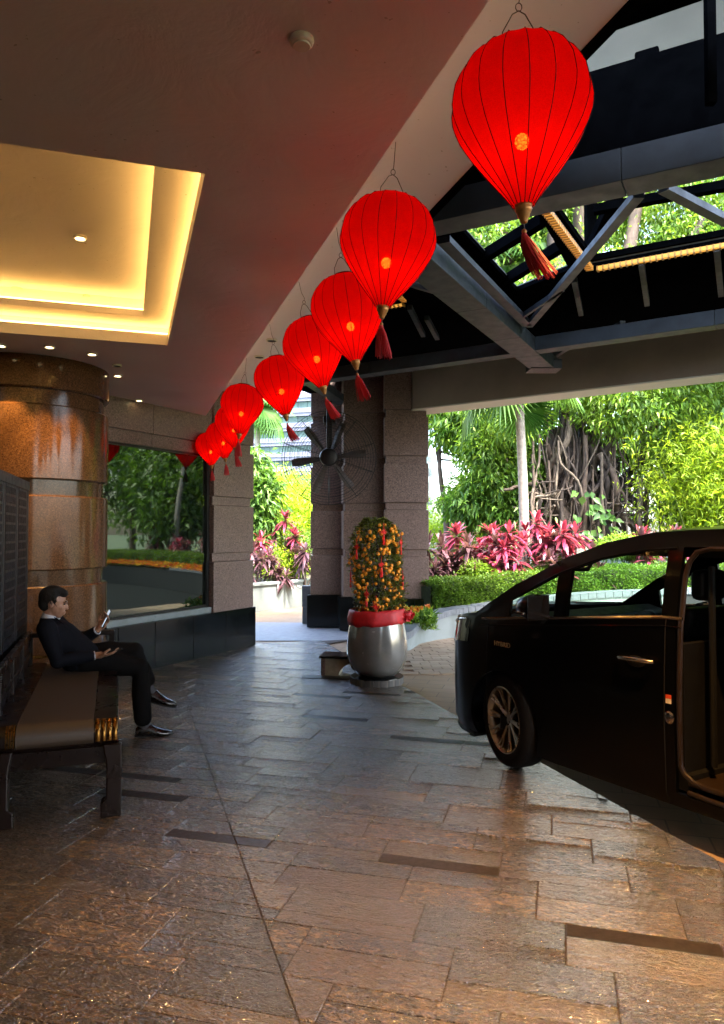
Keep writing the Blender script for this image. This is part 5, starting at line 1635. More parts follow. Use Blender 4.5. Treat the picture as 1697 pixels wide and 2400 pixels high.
M['leaf_hedge'] = leafmat('leaf_hedge', [(.03, .075, .012), (.06, .13, .016), (.10, .19, .022), (.17, .27, .03)], .3)
M['leaf_fan'] = leafmat('leaf_fan', [(.03, .10, .02), (.05, .14, .03), (.09, .19, .04), (.14, .25, .06)], .45, .35)
M['leaf_red'] = leafmat('leaf_red', [(.09, .022, .03), (.17, .028, .05), (.30, .035, .08), (.42, .05, .11)], .35, .35)
M['leaf_plum'] = leafmat('leaf_plum', [(.045, .025, .03), (.075, .032, .042), (.12, .045, .06), (.17, .09, .10)], .3, .3)
M['flower'] = leafmat('flower', [(.55, .03, .02), (.6, .32, .02), (.6, .45, .05), (.5, .05, .06)], .35)

def cr(pts, n=8):
    pts = [Vector(p_) for p_ in pts]; out = []
    for i in range(len(pts) - 1):
        p0, p1, p2, p3 = pts[max(0, i - 1)], pts[i], pts[i + 1], pts[min(len(pts) - 1, i + 2)]
        for k in range(n):
            t = k / n
            out.append(.5 * ((2 * p1) + (p2 - p0) * t + (2 * p0 - 5 * p1 + 4 * p2 - p3) * t * t + (3 * p1 - p0 - 3 * p2 + p3) * t ** 3))
    out.append(pts[-1]); return out
g0 = at_z(956, 1523, 0); g1 = at_z(988, 1506, 0); g2 = at_z(1045, 1495, 0); g3 = at_z(1077, 1493, 0)
path = cr([Vector((.25, 11.0, .20)), Vector((.33, 10.35, .22)), Vector((g0.x, g0.y, .25)), Vector((g1.x, g1.y, .32)), Vector((g2.x, g2.y, .42)), Vector((g3.x + .15, g3.y + .1, .46)), Vector((3.4, 12.35, .58)), Vector((5.2, 13.0, .62)), Vector((8, 13.4, .64)), Vector((13, 12.6, .64)), Vector((18, 9, .64))], 10)
def offs(path, d):
    out = []
    for i, p_ in enumerate(path):
        t = path[min(i + 1, len(path) - 1)] - path[max(i - 1, 0)]; t.z = 0; t.normalize()
        nn = Vector((-t.y, t.x, 0))
        out.append(p_ + nn * d)
    return out
pw = thing('planter_wall', 'curved pale planter wall with dark tile coping behind the car', 'planter wall', (g2.x, g2.y, 0))
outp, inp = path, offs(path, .22)
def wall_part(sel, m):
    MB().loft([[Vector((a.x, a.y, -.03)), Vector((a.x, a.y, a.z - .10)), Vector((c_.x, c_.y, a.z - .10)), Vector((c_.x, c_.y, -.03))] for a, c_ in sel]).build('wall', m, pw, world=True, smooth=True, angle=30)
prs = list(zip(outp, inp)); cut = next(i for i, (a, c_) in enumerate(prs) if a.x > 5.4)
wall_part(prs[:cut + 1], M['planter'])
wall_part(prs[cut:], M['cap_dark'])
# coping: separate stones following the curve
op2, ip2 = offs(path, -.02), offs(path, .27)
acc = 0; i = 0
while i < len(path) - 1:
    a, b_, c_, d_ = op2[i], op2[i + 1], ip2[i + 1], ip2[i]
    L_ = (b_ - a).length; m_ = max(1, int(L_ / .12))
    for k in range(m_):
        f0, f1 = (k + .03) / m_, (k + .97) / m_
        q = [a.lerp(b_, f0), a.lerp(b_, f1), d_.lerp(c_, f1), d_.lerp(c_, f0)]
        if path[i].x < 9:
            o = MB().add([Vector((v.x, v.y, v.z - .098)) for v in q] + [Vector((v.x, v.y, v.z)) for v in q], [(3, 2, 1, 0), (4, 5, 6, 7), (0, 1, 5, 4), (1, 2, 6, 5), (2, 3, 7, 6), (3, 0, 4, 7)]).build('coping_stone', M['cap'], pw, world=True)
    i += 1
soil = MB(); sp2 = offs(path, .2)
soil.add([Vector((p_.x, p_.y, p_.z - .12)) for p_ in sp2] + [Vector((18, 40, .5)), Vector((1.5, 40, .4)), Vector((1.25, 14, .3))], [tuple(range(len(sp2) + 3))])
tag(soil.build('garden_bed', M['soil']), kind='structure')

def blade_cloud(n, cf, Lr, Wr, droop=.15, outward=.5):
    pass
# clipped hedge behind the coping
hd = thing('hedge', 'low clipped green hedge behind the curved planter wall', 'hedge', (g2.x + .3, g2.y + .4, .4))
hp0 = [p_ for p_ in offs(path, .62) if p_.y > 10.9 and p_.x > .95]
seg = np.array([[p_.x, p_.y, p_.z] for p_ in hp0]); sl_ = np.linalg.norm(np.diff(seg[:, :2], axis=0), axis=1); cs = np.concatenate([[0], np.cumsum(sl_)])
n = 60000
u_ = rng.random(n) ** 1.4 * cs[-1]
base = np.stack([np.interp(u_, cs, seg[:, k]) for k in range(3)], 1)
tang = np.stack([np.interp(u_ + .1, cs, seg[:, k]) - np.interp(u_ - .1, cs, seg[:, k]) for k in range(2)], 1); tang /= np.linalg.norm(tang, axis=1, keepdims=True) + 1e-9
nrm = np.stack([-tang[:, 1], tang[:, 0]], 1)
face = rng.random(n)
lat = np.where(face < .6, -.30 + rng.normal(0, .03, n), rng.uniform(-.30, .34, n))
hh_ = np.where(face < .6, rng.uniform(-.05, .40, n), .40 + rng.normal(0, .02, n) + .02 * np.sin(u_ * 5))
lat += .025 * np.sin(u_ * 7 + hh_ * 9) + .02 * np.sin(u_ * 17 - hh_ * 13)
P = base + np.concatenate([nrm * lat[:, None], (hh_ - .02)[:, None]], 1)
D = np.concatenate([-nrm * np.where(face < .6, 1, .2)[:, None], np.where(face < .6, .4, 1.0)[:, None]], 1) + unit(n) * .8
link('crown', leaf_mesh('hedge_leaves', add_leaves(P - np.array(WM[hd].translation), D, unit(n) + np.array([0, 0, .8]), rng.uniform(.03, .055, n), rng.uniform(.018, .03, n))), M['leaf_hedge'], hd)
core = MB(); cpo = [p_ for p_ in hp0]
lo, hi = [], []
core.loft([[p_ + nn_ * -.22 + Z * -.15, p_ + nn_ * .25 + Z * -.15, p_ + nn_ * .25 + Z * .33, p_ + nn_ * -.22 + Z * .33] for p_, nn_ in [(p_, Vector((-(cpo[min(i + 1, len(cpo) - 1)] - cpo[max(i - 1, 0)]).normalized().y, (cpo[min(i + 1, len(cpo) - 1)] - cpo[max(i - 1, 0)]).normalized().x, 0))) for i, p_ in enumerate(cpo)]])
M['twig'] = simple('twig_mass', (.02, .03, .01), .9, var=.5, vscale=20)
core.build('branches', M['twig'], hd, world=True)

# cordylines: cane stems topped by rosettes of strap leaves
def rosette(n, Ln, Wd, up=.9, seed=0):
    g = np.random.default_rng(seed)
    a = g.random(n) * 2 * np.pi; e = np.sort(g.uniform(-.75, 1.35, n))
    D = np.stack([np.cos(a) * np.cos(e), np.sin(a) * np.cos(e), np.sin(e)], 1)
    ln = Ln * g.uniform(.75, 1.1, n) * (1 - .25 * (e > .9)); wd = Wd * g.uniform(.8, 1.15, n)
    # strap leaf: 6 points, arching
    V = []; Fc = []
    S = np.cross(D, [0, 0, 1.0]); S /= np.linalg.norm(S, axis=1, keepdims=True) + 1e-6
    for i in range(n):
        k0 = len(V)
        for f, w in ((0, .25), (.3, 1.0), (.65, .9), (.88, .45)):
            c = D[i] * ln[i] * f; c = c - np.array([0, 0, 1.0]) * ln[i] * .42 * f * f * max(.15, math.cos(e[i]))
            c = c + np.array([0, 0, -.06 + .12 * i / n])
            V.append(c + S[i] * wd[i] * w / 2); V.append(c - S[i] * wd[i] * w / 2)
        c = D[i] * ln[i] - np.array([0, 0, 1.0]) * ln[i] * .42 * max(.15, math.cos(e[i])) + np.array([0, 0, -.06 + .12 * i / n]); V.append(c)
        for s_ in range(3): Fc.append((k0 + 2 * s_, k0 + 2 * s_ + 1, k0 + 2 * s_ + 3, k0 + 2 * s_ + 2))
        Fc.append((k0 + 6, k0 + 7, k0 + 8))
    me = bpy.data.meshes.new('rosette'); me.from_pydata([tuple(v) for v in V], [], Fc); return me
RO = {('red', k): rosette(34, .40, .075, seed=k) for k in range(4)}
RO.update({('plum', k): rosette(34, .42, .07, seed=10 + k) for k in range(4)})
for k, me in RO.items(): me.materials.append(M['leaf_red'] if k[0] == 'red' else M['leaf_plum'])
cord_i = 0
def cordyline(base, heads, label, group, seed):
    q = random.Random(seed)
    root = thing('cordyline', label, 'shrub', base, group=group)
    st_ = MB()
    for (dx, dy, hz, colr, sc) in heads:
        st_.tube([(dx * .2, dy * .2, -.05), (dx * .7, dy * .7, hz * .5), (dx, dy, hz)], [.018, .014, .010], 6)
        o = link('rosette', RO[(colr, q.randrange(4))], None, root, (dx, dy, hz)); o.rotation_euler.z = q.uniform(0, 6.28); o.rotation_euler.x = q.uniform(-.15, .15); o.scale = (sc,) * 3
    st_.build('stems', M['bark'], root)
    return root
names = [(1010, 'leftmost plum cordyline beside the granite pillar'), (1050, 'plum cordyline, second from the granite pillar'), (1078, 'red cordyline, third from the granite pillar'), (1112, 'plum cordyline above the gap in the hedge shrubs'), (1140, 'bright red cordyline left of the pale palm trunk'), (1178, 'low plum cordyline in front of the palm trunk'), (1205, 'bright red cordyline just left of the palm trunk'), (1255, 'tall pink cordyline just right of the palm trunk'), (1290, 'pink cordyline second right of the palm trunk'), (1325, 'red cordyline above the car windscreen'), (1352, 'rightmost small red cordyline before the banyan roots')]
q = random.Random(4)
for k, (px_, lb) in enumerate(names):
    yy = 12.9 + (k % 3) * .35 + (.4 if k > 6 else 0)
    b_ = at_y(px_, 1300, yy); b_.z = .38
    red = 'red' if ('red' in lb or 'pink' in lb) else 'plum'
    tall = 1.42 if ('tall' in lb) else (1.22 if red == 'red' else 1.0)
    if 'low' in lb: tall = .7
    hs = [(q.uniform(-.12, .12), q.uniform(-.1, .1), tall, red, 1.0)]
    for j in range(7):
        hs.append((q.uniform(-.36, .36), q.uniform(-.35, .25), tall * q.uniform(.25, .9), q.choice([red, red, 'plum']), q.uniform(.8, 1.05)))
    cordyline(b_, hs, lb, 'cordylines in the right hand bed', 60 + k)
for k, (px_, yy, h_, lb, c_) in enumerate([(592, 15.6, .75, 'dark plum cordyline at the left of the left hand planter', 'plum'), (612, 16.0, .95, 'pinkish cordyline left of centre in the left hand planter', 'red'), (668, 17.0, 1.45, 'tallest red cordyline in the left hand planter', 'red'), (690, 16.9, 1.05, 'red cordyline at the right of the left hand planter', 'red'), (716, 16.4, .7, 'plum cordyline against the fan pillar', 'plum'), (640, 16.0, .35, 'small low plum cordyline in the left hand planter', 'plum')]):
    b_ = at_y(px_, 1300, yy); b_.z = .5
    cordyline(b_, [(0, 0, h_, c_, .95)] + [(q.uniform(-.3, .3), q.uniform(-.2, .2), h_ * q.uniform(.4, .8), 'plum', .8) for _ in range(3)], lb, 'cordylines in the left hand planter', 90 + k)

# left hand planter wall and the low grey post
l0, l1 = at_z(584, 1434, 0), at_z(707, 1419, 0)
ld_ = (l1 - l0).normalized(); lnm = Vector((-ld_.y, ld_.x, 0))
lp_ = thing('planter_wall', 'straight white planter wall in the gap between the pillars', 'planter wall', l0)
MB().prism([tuple(p_)[:2] for p_ in (l0 - ld_ * 3, l1 + ld_ * 2.5, l1 + ld_ * 2.5 + lnm * .2, l0 - ld_ * 3 + lnm * .2)], -.03, .52).build('wall', M['planter'], lp_, world=True)
MB().prism([tuple(p_)[:2] for p_ in (l0 - ld_ * 3 - lnm * .03, l1 + ld_ * 2.5 - lnm * .03, l1 + ld_ * 2.5 + lnm * .25, l0 - ld_ * 3 + lnm * .25)], .522, .58).build('coping', M['planter'], lp_, world=True, bevel=.008)
hk_ = at_y(699, 1372, l1.y - .35)
MB().tube([hk_ + Vector((-.05, 0, .0)), hk_ + Vector((-.02, -.06, .0)), hk_ + Vector((.05, -.06, -.03)), hk_ + Vector((.06, 0, -.08))], .012, 6).build('hook', M['alloy'], lp_, world=True)
tag(MB().prism([tuple(p_)[:2] for p_ in (l0 - ld_ * 3 + lnm * .2, l1 + ld_ * 2.5 + lnm * .2, Vector((-.5, 40, 0)), Vector((-14, 40, 0)))], .3, .5).build('garden_bed', M['soil']), kind='structure')
gp = at_z(718, 1462, 0)
po = thing('grey_post', 'low grey painted post against the fan pillar', 'post', gp)
MB().bx(-.075, .085, 0, .16, 0, .30).build('lower_block', M['cap'], po, bevel=.005)
MB().bx(-.08, .07, 0, .16, .303, .68).build('upper_block', M['cap'], po, bevel=.005)

# flower patch between planter wall and pillar
n = 1500
P = np.stack([rng.uniform(.55, 1.1, n), rng.uniform(10.75, 11.6, n), rng.uniform(.18, .42, n)], 1)
fb = thing('flower_patch', 'small bed of red and yellow flowers beside the granite pillar', 'flowers', (.85, 11.2, .2))
off = np.array([.85, 11.2, .2])
link('leaves', leaf_mesh('bed_leaves', add_leaves(P - off, unit(n) + np.array([0, 0, 1]), unit(n), rng.uniform(.08, .16, n), rng.uniform(.02, .04, n))), M['leaf_banyan'], fb)
for k in range(8):
    n = 20; P = np.repeat(np.array([[rng.uniform(.6, 1.05), rng.uniform(10.8, 11.5), rng.uniform(.42, .5)]]), n, 0)
    link('bloom', leaf_mesh('bloom', add_leaves(P - off, unit(n) + np.array([0, 0, .8]), unit(n), rng.uniform(.05, .09, n), rng.uniform(.025, .04, n))), M['flower'], fb)

# leafy masses
def crown_leaves(blobs, n, Lr, Wr, clump=14, droop=.35, spread=.22, off=(0, 0, 0), shell=.45, upb=.1, seed=0):
    g = np.random.default_rng(seed)
    vol = np.array([b_[1][0] * b_[1][1] * b_[1][2] for b_ in blobs]) ** .75; vol /= vol.sum()
    nc = n // clump
    which = g.choice(len(blobs), nc, p=vol)
    C = np.array([b_[0] for b_ in blobs], float)[which]; Rd = np.array([b_[1] for b_ in blobs], float)[which]
    d = g.normal(size=(nc, 3)); d /= np.linalg.norm(d, axis=1, keepdims=True)
    r_ = g.uniform(shell, 1.0, nc) ** .6
    lump = 1 + .22 * np.sin(d[:, 0] * 5 + which) * np.sin(d[:, 2] * 6 + which * 2) + g.normal(0, .05, nc)
    cc = C + d * Rd * (r_ * lump)[:, None]
    n2 = nc * clump
    P = np.repeat(cc, clump, 0) + g.normal(0, spread, (n2, 3)) * np.array([1, 1, .6])
    dd = np.repeat(d, clump, 0) * .5 + g.normal(size=(n2, 3)) * .6 + np.array([0, 0, -droop])
    nn = g.normal(size=(n2, 3)) * .5 + np.array([0, 0, 1])
    return add_leaves(P - np.array(off), dd, nn, g.uniform(*Lr, n2), g.uniform(*Wr, n2), .2)
def limbs(mb, base, top, r0, blobs, k, seed, wob=.25):
    q = random.Random(seed); base, top = Vector(base), Vector(top)
    pts = [base.lerp(top, f) + Vector((q.uniform(-wob, wob), q.uniform(-wob, wob), 0)) * (f > 0) for f in (0, .25, .5, .75, 1)]
    pts = cr(pts, 4)
    mb.tube(pts, [r0 * (1.25 if i == 0 else 1) * (1 - .65 * i / (len(pts) - 1)) for i in range(len(pts))], 9)
    for j in range(k):
        c_, rd = blobs[j % len(blobs)]
        s0 = pts[min(len(pts) - 1, int(len(pts) * q.uniform(.4, .95)))]
        e = Vector(c_) + Vector((q.uniform(-.6, .6) * rd[0], q.uniform(-.6, .6) * rd[1], q.uniform(-.2, .6) * rd[2]))
        mid = s0.lerp(e, .5) + Vector((q.uniform(-.3, .3), q.uniform(-.3, .3), .25))
        pp = cr([s0, mid, e], 4)
        mb.tube(pp, [r0 * .38 * (1 - .8 * i / (len(pp) - 1)) for i in range(len(pp))], 6)
def tree(name, label, base, top, r0, blobs, n, mleaf, mbark, Lr=(.16, .24), Wr=(.05, .08), k=7, seed=0, group=None, cat='tree', **kw):
    base = Vector(base)
    root = thing(name, label, cat, base, group=group)
    tb = MB(); limbs(tb, base, top, r0, blobs, k, seed)
    tb.build('trunk', mbark, root, world=True, smooth=True, angle=80)
    link('crown', leaf_mesh(name + '_crown', crown_leaves(blobs, n, Lr, Wr, off=tuple(base), seed=seed, **kw)), mleaf, root)
    return root

# banyan with aerial roots
bx0 = at_y(1345, 1270, 17.5); BZ = .35
B = Vector((bx0.x, 17.5, BZ))
bany = thing('banyan_tree', 'big banyan tree with tangled aerial roots behind the cordylines', 'tree', B)
q = random.Random(21)
def wiggle(p0, p1, n, amp, qq):
    out = []
    for i in range(n):
        f = i / (n - 1); out.append(p0.lerp(p1, f) + Vector((qq.uniform(-amp, amp), qq.uniform(-amp, amp), qq.uniform(-amp, amp) * .3)) * (0 < f < 1))
    return cr(out, 3)
pxY = lambda px_, py_, y: at_y(px_, py_, y)
# main stems rising out of the root mass
stems = [((1345, 1250), (1330, 880), .24), ((1330, 1240), (1290, 1000), .20), ((1360, 1245), (1395, 900), .22), ((1385, 1250), (1440, 1000), .15), ((1310, 1150), (1285, 930), .14), ((1345, 1200), (1365, 850), .16), ((1420, 1230), (1425, 930), .10), ((1300, 1230), (1240, 1120), .10), ((1400, 1200), (1500, 1080), .13), ((1500, 1085), (1560, 950), .10), ((1480, 1120), (1490, 1260), .09), ((1360, 900), (1370, 300), .22), ((1330, 880), (1290, 300), .18), ((1400, 900), (1520, 350), .18), ((1430, 950), (1660, 500), .14), ((1290, 930), (1180, 500), .14)]
for k, (a, b_, r_) in enumerate(stems):
    yy = 17.5 + q.uniform(-.5, .8)
    pts = wiggle(pxY(*a, yy), pxY(*b_, yy + q.uniform(-.4, .6)), 5, .16, q)
    MB().tube(pts, [r_ * (1.15 - .45 * i / (len(pts) - 1)) for i in range(len(pts))], 9).build('trunk', M['bark'] if k % 2 else M['bark_dark'], bany, world=True, smooth=True, angle=80)
# woven roots round the base
for k in range(130):
    x0 = q.gauss(1355, 52); y0 = q.uniform(960, 1120); yy = 17.5 + q.uniform(-.75, .4)
    p0, p1 = pxY(x0, y0, yy), pxY(x0 + q.gauss(0, 48), 1285, yy + q.uniform(-.3, .2))
    r_ = q.choice([.014, .02, .025, .03, .05, .08])
    pts = wiggle(p0, p1, 6, .17, q)
    MB().tube(pts, [r_] * len(pts), 6).build('aerial_root', q.choice([M['bark'], M['bark_dark'], M['bark_dark'], M['bark_mid']]), bany, world=True, smooth=True, angle=80)
for k in range(46):
    cx, cy = (q.gauss(1285, 30), q.gauss(1165, 22)) if k < 32 else (q.gauss(1460, 35), q.gauss(1195, 25))
    yy = 17.1 + q.uniform(-.5, .4); dx = q.uniform(40, 90); dy = q.uniform(-28, 28)
    pts = wiggle(pxY(cx - dx / 2, cy - dy / 2, yy), pxY(cx + dx / 2, cy + dy / 2, yy + q.uniform(-.3, .3)), 5, .10, q)
    MB().tube(pts, q.choice([.016, .022, .03, .04]), 6).build('aerial_root', q.choice([M['bark'], M['bark_mid'], M['bark_dark']]), bany, world=True, smooth=True, angle=80)
for k, (px_, a, b_, r_) in enumerate([(1553, 1105, 1275, .035), (1546, 1110, 1270, .025), (1372, 1020, 1270, .06), (1500, 1120, 1260, .07), (1513, 1100, 1265, .05), (1560, 1120, 1275, .02), (1470, 1140, 1265, .02), (1250, 1090, 1230, .03), (1285, 1080, 1240, .03), (1410, 1060, 1265, .035), (1390, 1100, 1270, .02), (1440, 1120, 1260, .016)]):
    yy = 16.8 + q.uniform(-.3, .4)
    MB().tube(wiggle(pxY(px_, a, yy), pxY(px_ + q.uniform(-5, 5), b_, yy), 5, .03, q), r_, 7).build('aerial_root', M['bark'] if k % 3 else M['bark_mid'], bany, world=True, smooth=True, angle=80)
def blob(px_, py_, y, rx, ry, rz): 
    p_ = at_y(px_, py_, y); return (tuple(p_), (rx, ry, rz))
bb = [blob(1180, 960, 17, 1.2, 1.2, .9), blob(1150, 1080, 17.5, .9, .9, .9), blob(1330, 900, 16.8, 1.4, 1.0, .7), blob(1450, 950, 16.6, 1.1, .9, .7), blob(1530, 930, 16.2, 1.2, 1.0, .9), blob(1500, 1050, 17.8, .8, .6, .5), blob(1600, 950, 16.8, 1.3, 1.1, .9), blob(1580, 1040, 16.8, .7, .7, .6), blob(1240, 1060, 17.6, .6, .6, .6),
      blob(1300, 760, 17.5, 2.4, 2, 1.6), blob(1500, 740, 17.5, 2.4, 2, 1.6), blob(1690, 800, 17.5, 2.2, 2, 1.6), blob(1250, 480, 19, 2.6, 2, 2.2), blob(1420, 420, 20, 2.6, 2, 1.6), blob(1560, 500, 19, 2.4, 2, 1.6), blob(1700, 430, 19, 2.4, 2, 2.0), blob(1640, 600, 18.5, 2.2, 2, 1.5), blob(1100, 600, 19, 2.0, 2, 1.6), blob(1330, 1100, 19.4, 1.6, .5, 1.2)]
link('crown', leaf_mesh('banyan_crown', crown_leaves(bb, 95000, (.11, .18), (.04, .062), clump=13, droop=.55, spread=.15, off=tuple(B), shell=.2, seed=5)), M['leaf_banyan'], bany)
# broad climber leaves among the roots
n = 45; c_ = np.array([tuple(at_y(q.gauss(1395, 28), q.uniform(1150, 1270), 16.4)) for _ in range(n)])
link('climber_leaves', leaf_mesh('climber', add_leaves(c_ - np.array(B), unit(n) * .6 + np.array([0, -.4, -.5]), unit(n) * .5 + np.array([0, -1, .4]), rng.uniform(.15, .26, n), rng.uniform(.11, .18, n))), M['leaf_fan'], bany)

# left light tree with the leaning trunk, in front of the white sky
tree('slender_tree', 'slender tree with sparse crown just right of the granite pillar', at_y(1050, 1270, 19), at_y(1040, 930, 19), .09, [blob(1020, 935, 19, .9, 1, .6), blob(1085, 990, 18.6, .8, .8, .7), blob(1125, 1170, 18, .8, .8, .7), blob(1130, 960, 18, 1.0, .8, .8)], 10000, M['leaf_banyan'], M['bark'], seed=31, droop=.5, spread=.16, clump=12)
tree('broadleaf_tree', 'dark-trunked broadleaf tree left of the pale palm trunk', at_y(1165, 1290, 18.2), at_y(1150, 1000, 18.2), .13, [blob(1150, 1010, 18.4, 1.1, 1, 1.0), blob(1190, 1120, 17.8, 1.0, .7, .9), blob(1130, 1190, 17.8, .9, .6, .6), blob(1210, 1190, 17.5, .7, .5, .5)], 17000, M['leaf_dark'], M['bark_dark'], seed=32, droop=.5, spread=.16, clump=12)

# fan palms
def fan_leaf(Ln, n, seed, fold=.35):
    g = random.Random(seed); V, Fc = [], []
    for k in range(n):
        a = R(-128 + 256 * k / (n - 1)); l_ = Ln * (1 - .18 * abs(a) / 2.2) * g.uniform(.93, 1.05); w = Ln * 1.95 / n
        d = Vector((math.sin(a), math.cos(a), 0)); s_ = Vector((d.y, -d.x, 0))
        k0 = len(V)
        V += [Vector((0, 0, 0)), d * l_ * .55 + s_ * w * .62 + Z * -.02, d * l_ * .55 - s_ * w * .62 + Z * -.02, d * l_ * .55 + Z * .03, d * l_ + Z * -(l_ * .30)]
        Fc += [(k0, k0 + 1, k0 + 3), (k0, k0 + 3, k0 + 2), (k0 + 1, k0 + 4, k0 + 3), (k0 + 3, k0 + 4, k0 + 2)]
    me = bpy.data.meshes.new('frond'); me.from_pydata([tuple(v) for v in V], [], Fc); me.materials.append(M['leaf_fan']); return me
FL = [fan_leaf(.95, 34, k) for k in range(3)]
def palm(label, base, topz, r0, nl, Lp, seed, sc=1.0, lean=(0, 0), hang=-.5, mb_=None):
    q = random.Random(seed); base = Vector(base)
    root = thing('fan_palm', label, 'palm', base)
    top = Vector((lean[0], lean[1], topz - base.z))
    pts = cr([Vector((0, 0, 0)), top * .5 + Vector((.03, 0, 0)), top], 8)
    rs = [r0 * (1.25 if i == 0 else 1.0) * (1 - .2 * i / (len(pts) - 1)) * (1 + .03 * (i % 2)) for i in range(len(pts))]
    MB().tube(pts, rs, 12).build('trunk', mb_ or M['palm_bark'], root, smooth=True, angle=80)
    for k in range(nl):
        a = 2 * math.pi * k / nl + q.uniform(-.2, .2); e = q.uniform(hang, 1.0)
        d = Vector((math.cos(a) * math.cos(e), math.sin(a) * math.cos(e), math.sin(e)))
        ep_ = top + d * Lp * q.uniform(.8, 1.1) - Z * .12 * Lp
        fo = link('frond', FL[q.randrange(3)], None, root)
        side_ = d.cross(Z).normalized(); dd = (d - Z * .75).normalized(); up_ = side_.cross(dd).normalized()
        Mr = Matrix((side_, dd, up_)).transposed().to_4x4(); Mr.translation = ep_
        fo.matrix_local = Mr @ Matrix.Scale(sc * q.uniform(.85, 1.1), 4)
        MB().tube([top, top.lerp(ep_, .5) + Z * .08, ep_], [.018, .014, .010], 5).build('leaf_stalk', M['leaf_hedge'], root)
    return root
pb_ = at_y(1231, 1300, 14.3); pb_.z = .4
palm('fan palm with a pale smooth trunk behind the red cordylines', pb_, 4.6, .105, 16, .7, 3, 1.0, (-.12, 0), -.75)
pb_ = at_y(608, 1300, 19.5); pb_.z = .5
palm('slim fan palm seen in the gap between the pillars', pb_, 4.95, .085, 13, .42, 5, .8, (-.1, 0), -.5)
pb_ = at_y(1160, 1300, 19.2); pb_.z = .4
palm('tall fan palm whose leaves show through the roof opening', pb_, 9.0, .12, 14, 1.1, 8, 1.5, (.3, 0), -.6, M['bark_dark'])
pb_ = at_y(1320, 1300, 21); pb_.z = .4
palm('fan palm with spiky leaves behind the middle of the roof opening', pb_, 11.2, .14, 14, 1.0, 9, 1.2, (.1, 0), -.6)

# bamboo and yellow-green shrubs
def bamboo(label, px0, px1, y, ztop, ncane, nleaf, mleaf, seed, Lr=(.10, .2), zb=.3, low=.1):
    q = random.Random(seed); a, b_ = at_y(px0, 1250, y), at_y(px1, 1250, y)
    root = thing('bamboo', label, 'bamboo', ((a.x + b_.x) / 2, y, zb))
    cb_ = MB(); tips = []
    for k in range(ncane):
        x = q.uniform(a.x, b_.x); yy = y + q.uniform(-.8, .8); t = ztop * q.uniform(.7, 1.05)
        e = Vector((x + q.uniform(-.9, .9), yy + q.uniform(-.7, .4), t))
        pts = cr([Vector((x, yy, zb)), Vector((x, yy, zb)).lerp(e, .55) + Vector((0, 0, t * .12)), e], 5)
        cb_.tube(pts, [.016 * (1 - .7 * i / (len(pts) - 1)) for i in range(len(pts))], 5); tips.append(pts)
    M.setdefault('cane', simple('bamboo_cane', (.20, .26, .06), .5, var=.3, vscale=10))
    cb_.build('canes', M['cane'], root, world=True)
    g = np.random.default_rng(seed)
    tp_ = np.array([[tuple(p_) for p_ in t] for t in tips]); ci = g.integers(0, len(tips), nleaf // 8); fi = g.integers(2, tp_.shape[1], nleaf // 8)
    c_ = tp_[ci, fi] + g.normal(0, .38, (nleaf // 8, 3)) * np.array([1, 1, .9])
    c_[:, 2] = np.maximum(c_[:, 2], zb + low)
    P = np.repeat(c_, 8, 0) + g.normal(0, .10, (len(c_) * 8, 3)); n2 = len(P)
    link('crown', leaf_mesh('bamboo_leaves', add_leaves(P - np.array(WM[root].translation), g.normal(size=(n2, 3)) * .8 + np.array([0, 0, -.25]), g.normal(size=(n2, 3)) * .5 + np.array([0, 0, 1]), g.uniform(*Lr, n2), g.uniform(.018, .032, n2) * 1.3)), mleaf, root)
    return root
bamboo('bright bamboo thicket at the right edge beyond the car roof', 1615, 1820, 16.0, 3.6, 46, 30000, M['leaf_yellow'], 71)
bamboo('bright yellow green bamboo filling the gap between the pillars', 560, 740, 20.5, 2.9, 50, 34000, M['leaf_yellow'], 72)
bamboo('yellow green bamboo behind the slender tree by the pillar', 985, 1180, 21, 2.0, 34, 12000, M['leaf_yellow'], 73)
tree('young_tree', 'young glossy-leaved tree at the left of the gap between the pillars', at_y(590, 1300, 17.3), at_y(592, 1090, 17.3), .04, [blob(585, 1130, 17.3, .45, .4, .6), blob(615, 1160, 17.2, .4, .4, .5), blob(600, 1230, 17.2, .5, .4, .45), blob(590, 1080, 17.3, .3, .3, .25)], 5200, M['leaf_dark'], M['bark'], (.14, .22), (.05, .075), 5, 44, spread=.12, clump=9, droop=.5)
def shrub(label, px_, py_, y, rx, rz, n, mleaf, seed, Lr=(.07, .13), Wr=(.02, .035)):
    c_ = at_y(px_, py_, y)
    root = thing('shrub', label, 'shrub', (c_.x, y, .4))
    sb_ = MB()
    q = random.Random(seed)
    for k in range(7):
        sb_.tube([(0, 0, -.05), (q.uniform(-.3, .3) * rx, 0, (c_.z - .4) * .6), (q.uniform(-.8, .8) * rx, q.uniform(-.2, .2), c_.z - .4)], [.015, .012, .006], 5)
    sb_.build('stems', M['bark'], root)
    link('crown', leaf_mesh('shrub_leaves', crown_leaves([(tuple(c_), (rx, rx * .7, rz))], n, Lr, Wr, 10, .1, .07, (c_.x, y, .4), .3, seed=seed)), mleaf, root)
shrub('feathery green shrub behind the white planter wall, left', 605, 1300, 17, .6, .45, 4500, M['leaf_hedge'], 81)
shrub('yellow green shrub behind the middle of the white planter wall', 655, 1320, 17, .55, .45, 4500, M['leaf_yellow'], 82)
shrub('feathery green shrub at the right end of the white planter wall', 705, 1290, 17.6, .5, .5, 4000, M['leaf_hedge'], 83)
shrub('bright green shrub between the cordylines above the hedge', 1118, 1345, 12.6, .2, .2, 1500, M['leaf_banyan'], 84)
shrub('green shrub in front of the banyan roots', 1290, 1330, 13.6, .3, .25, 2000, M['leaf_banyan'], 85)
shrub('green shrub right of the banyan roots behind the car roof', 1480, 1285, 15, .7, .25, 4000, M['leaf_banyan'], 86)

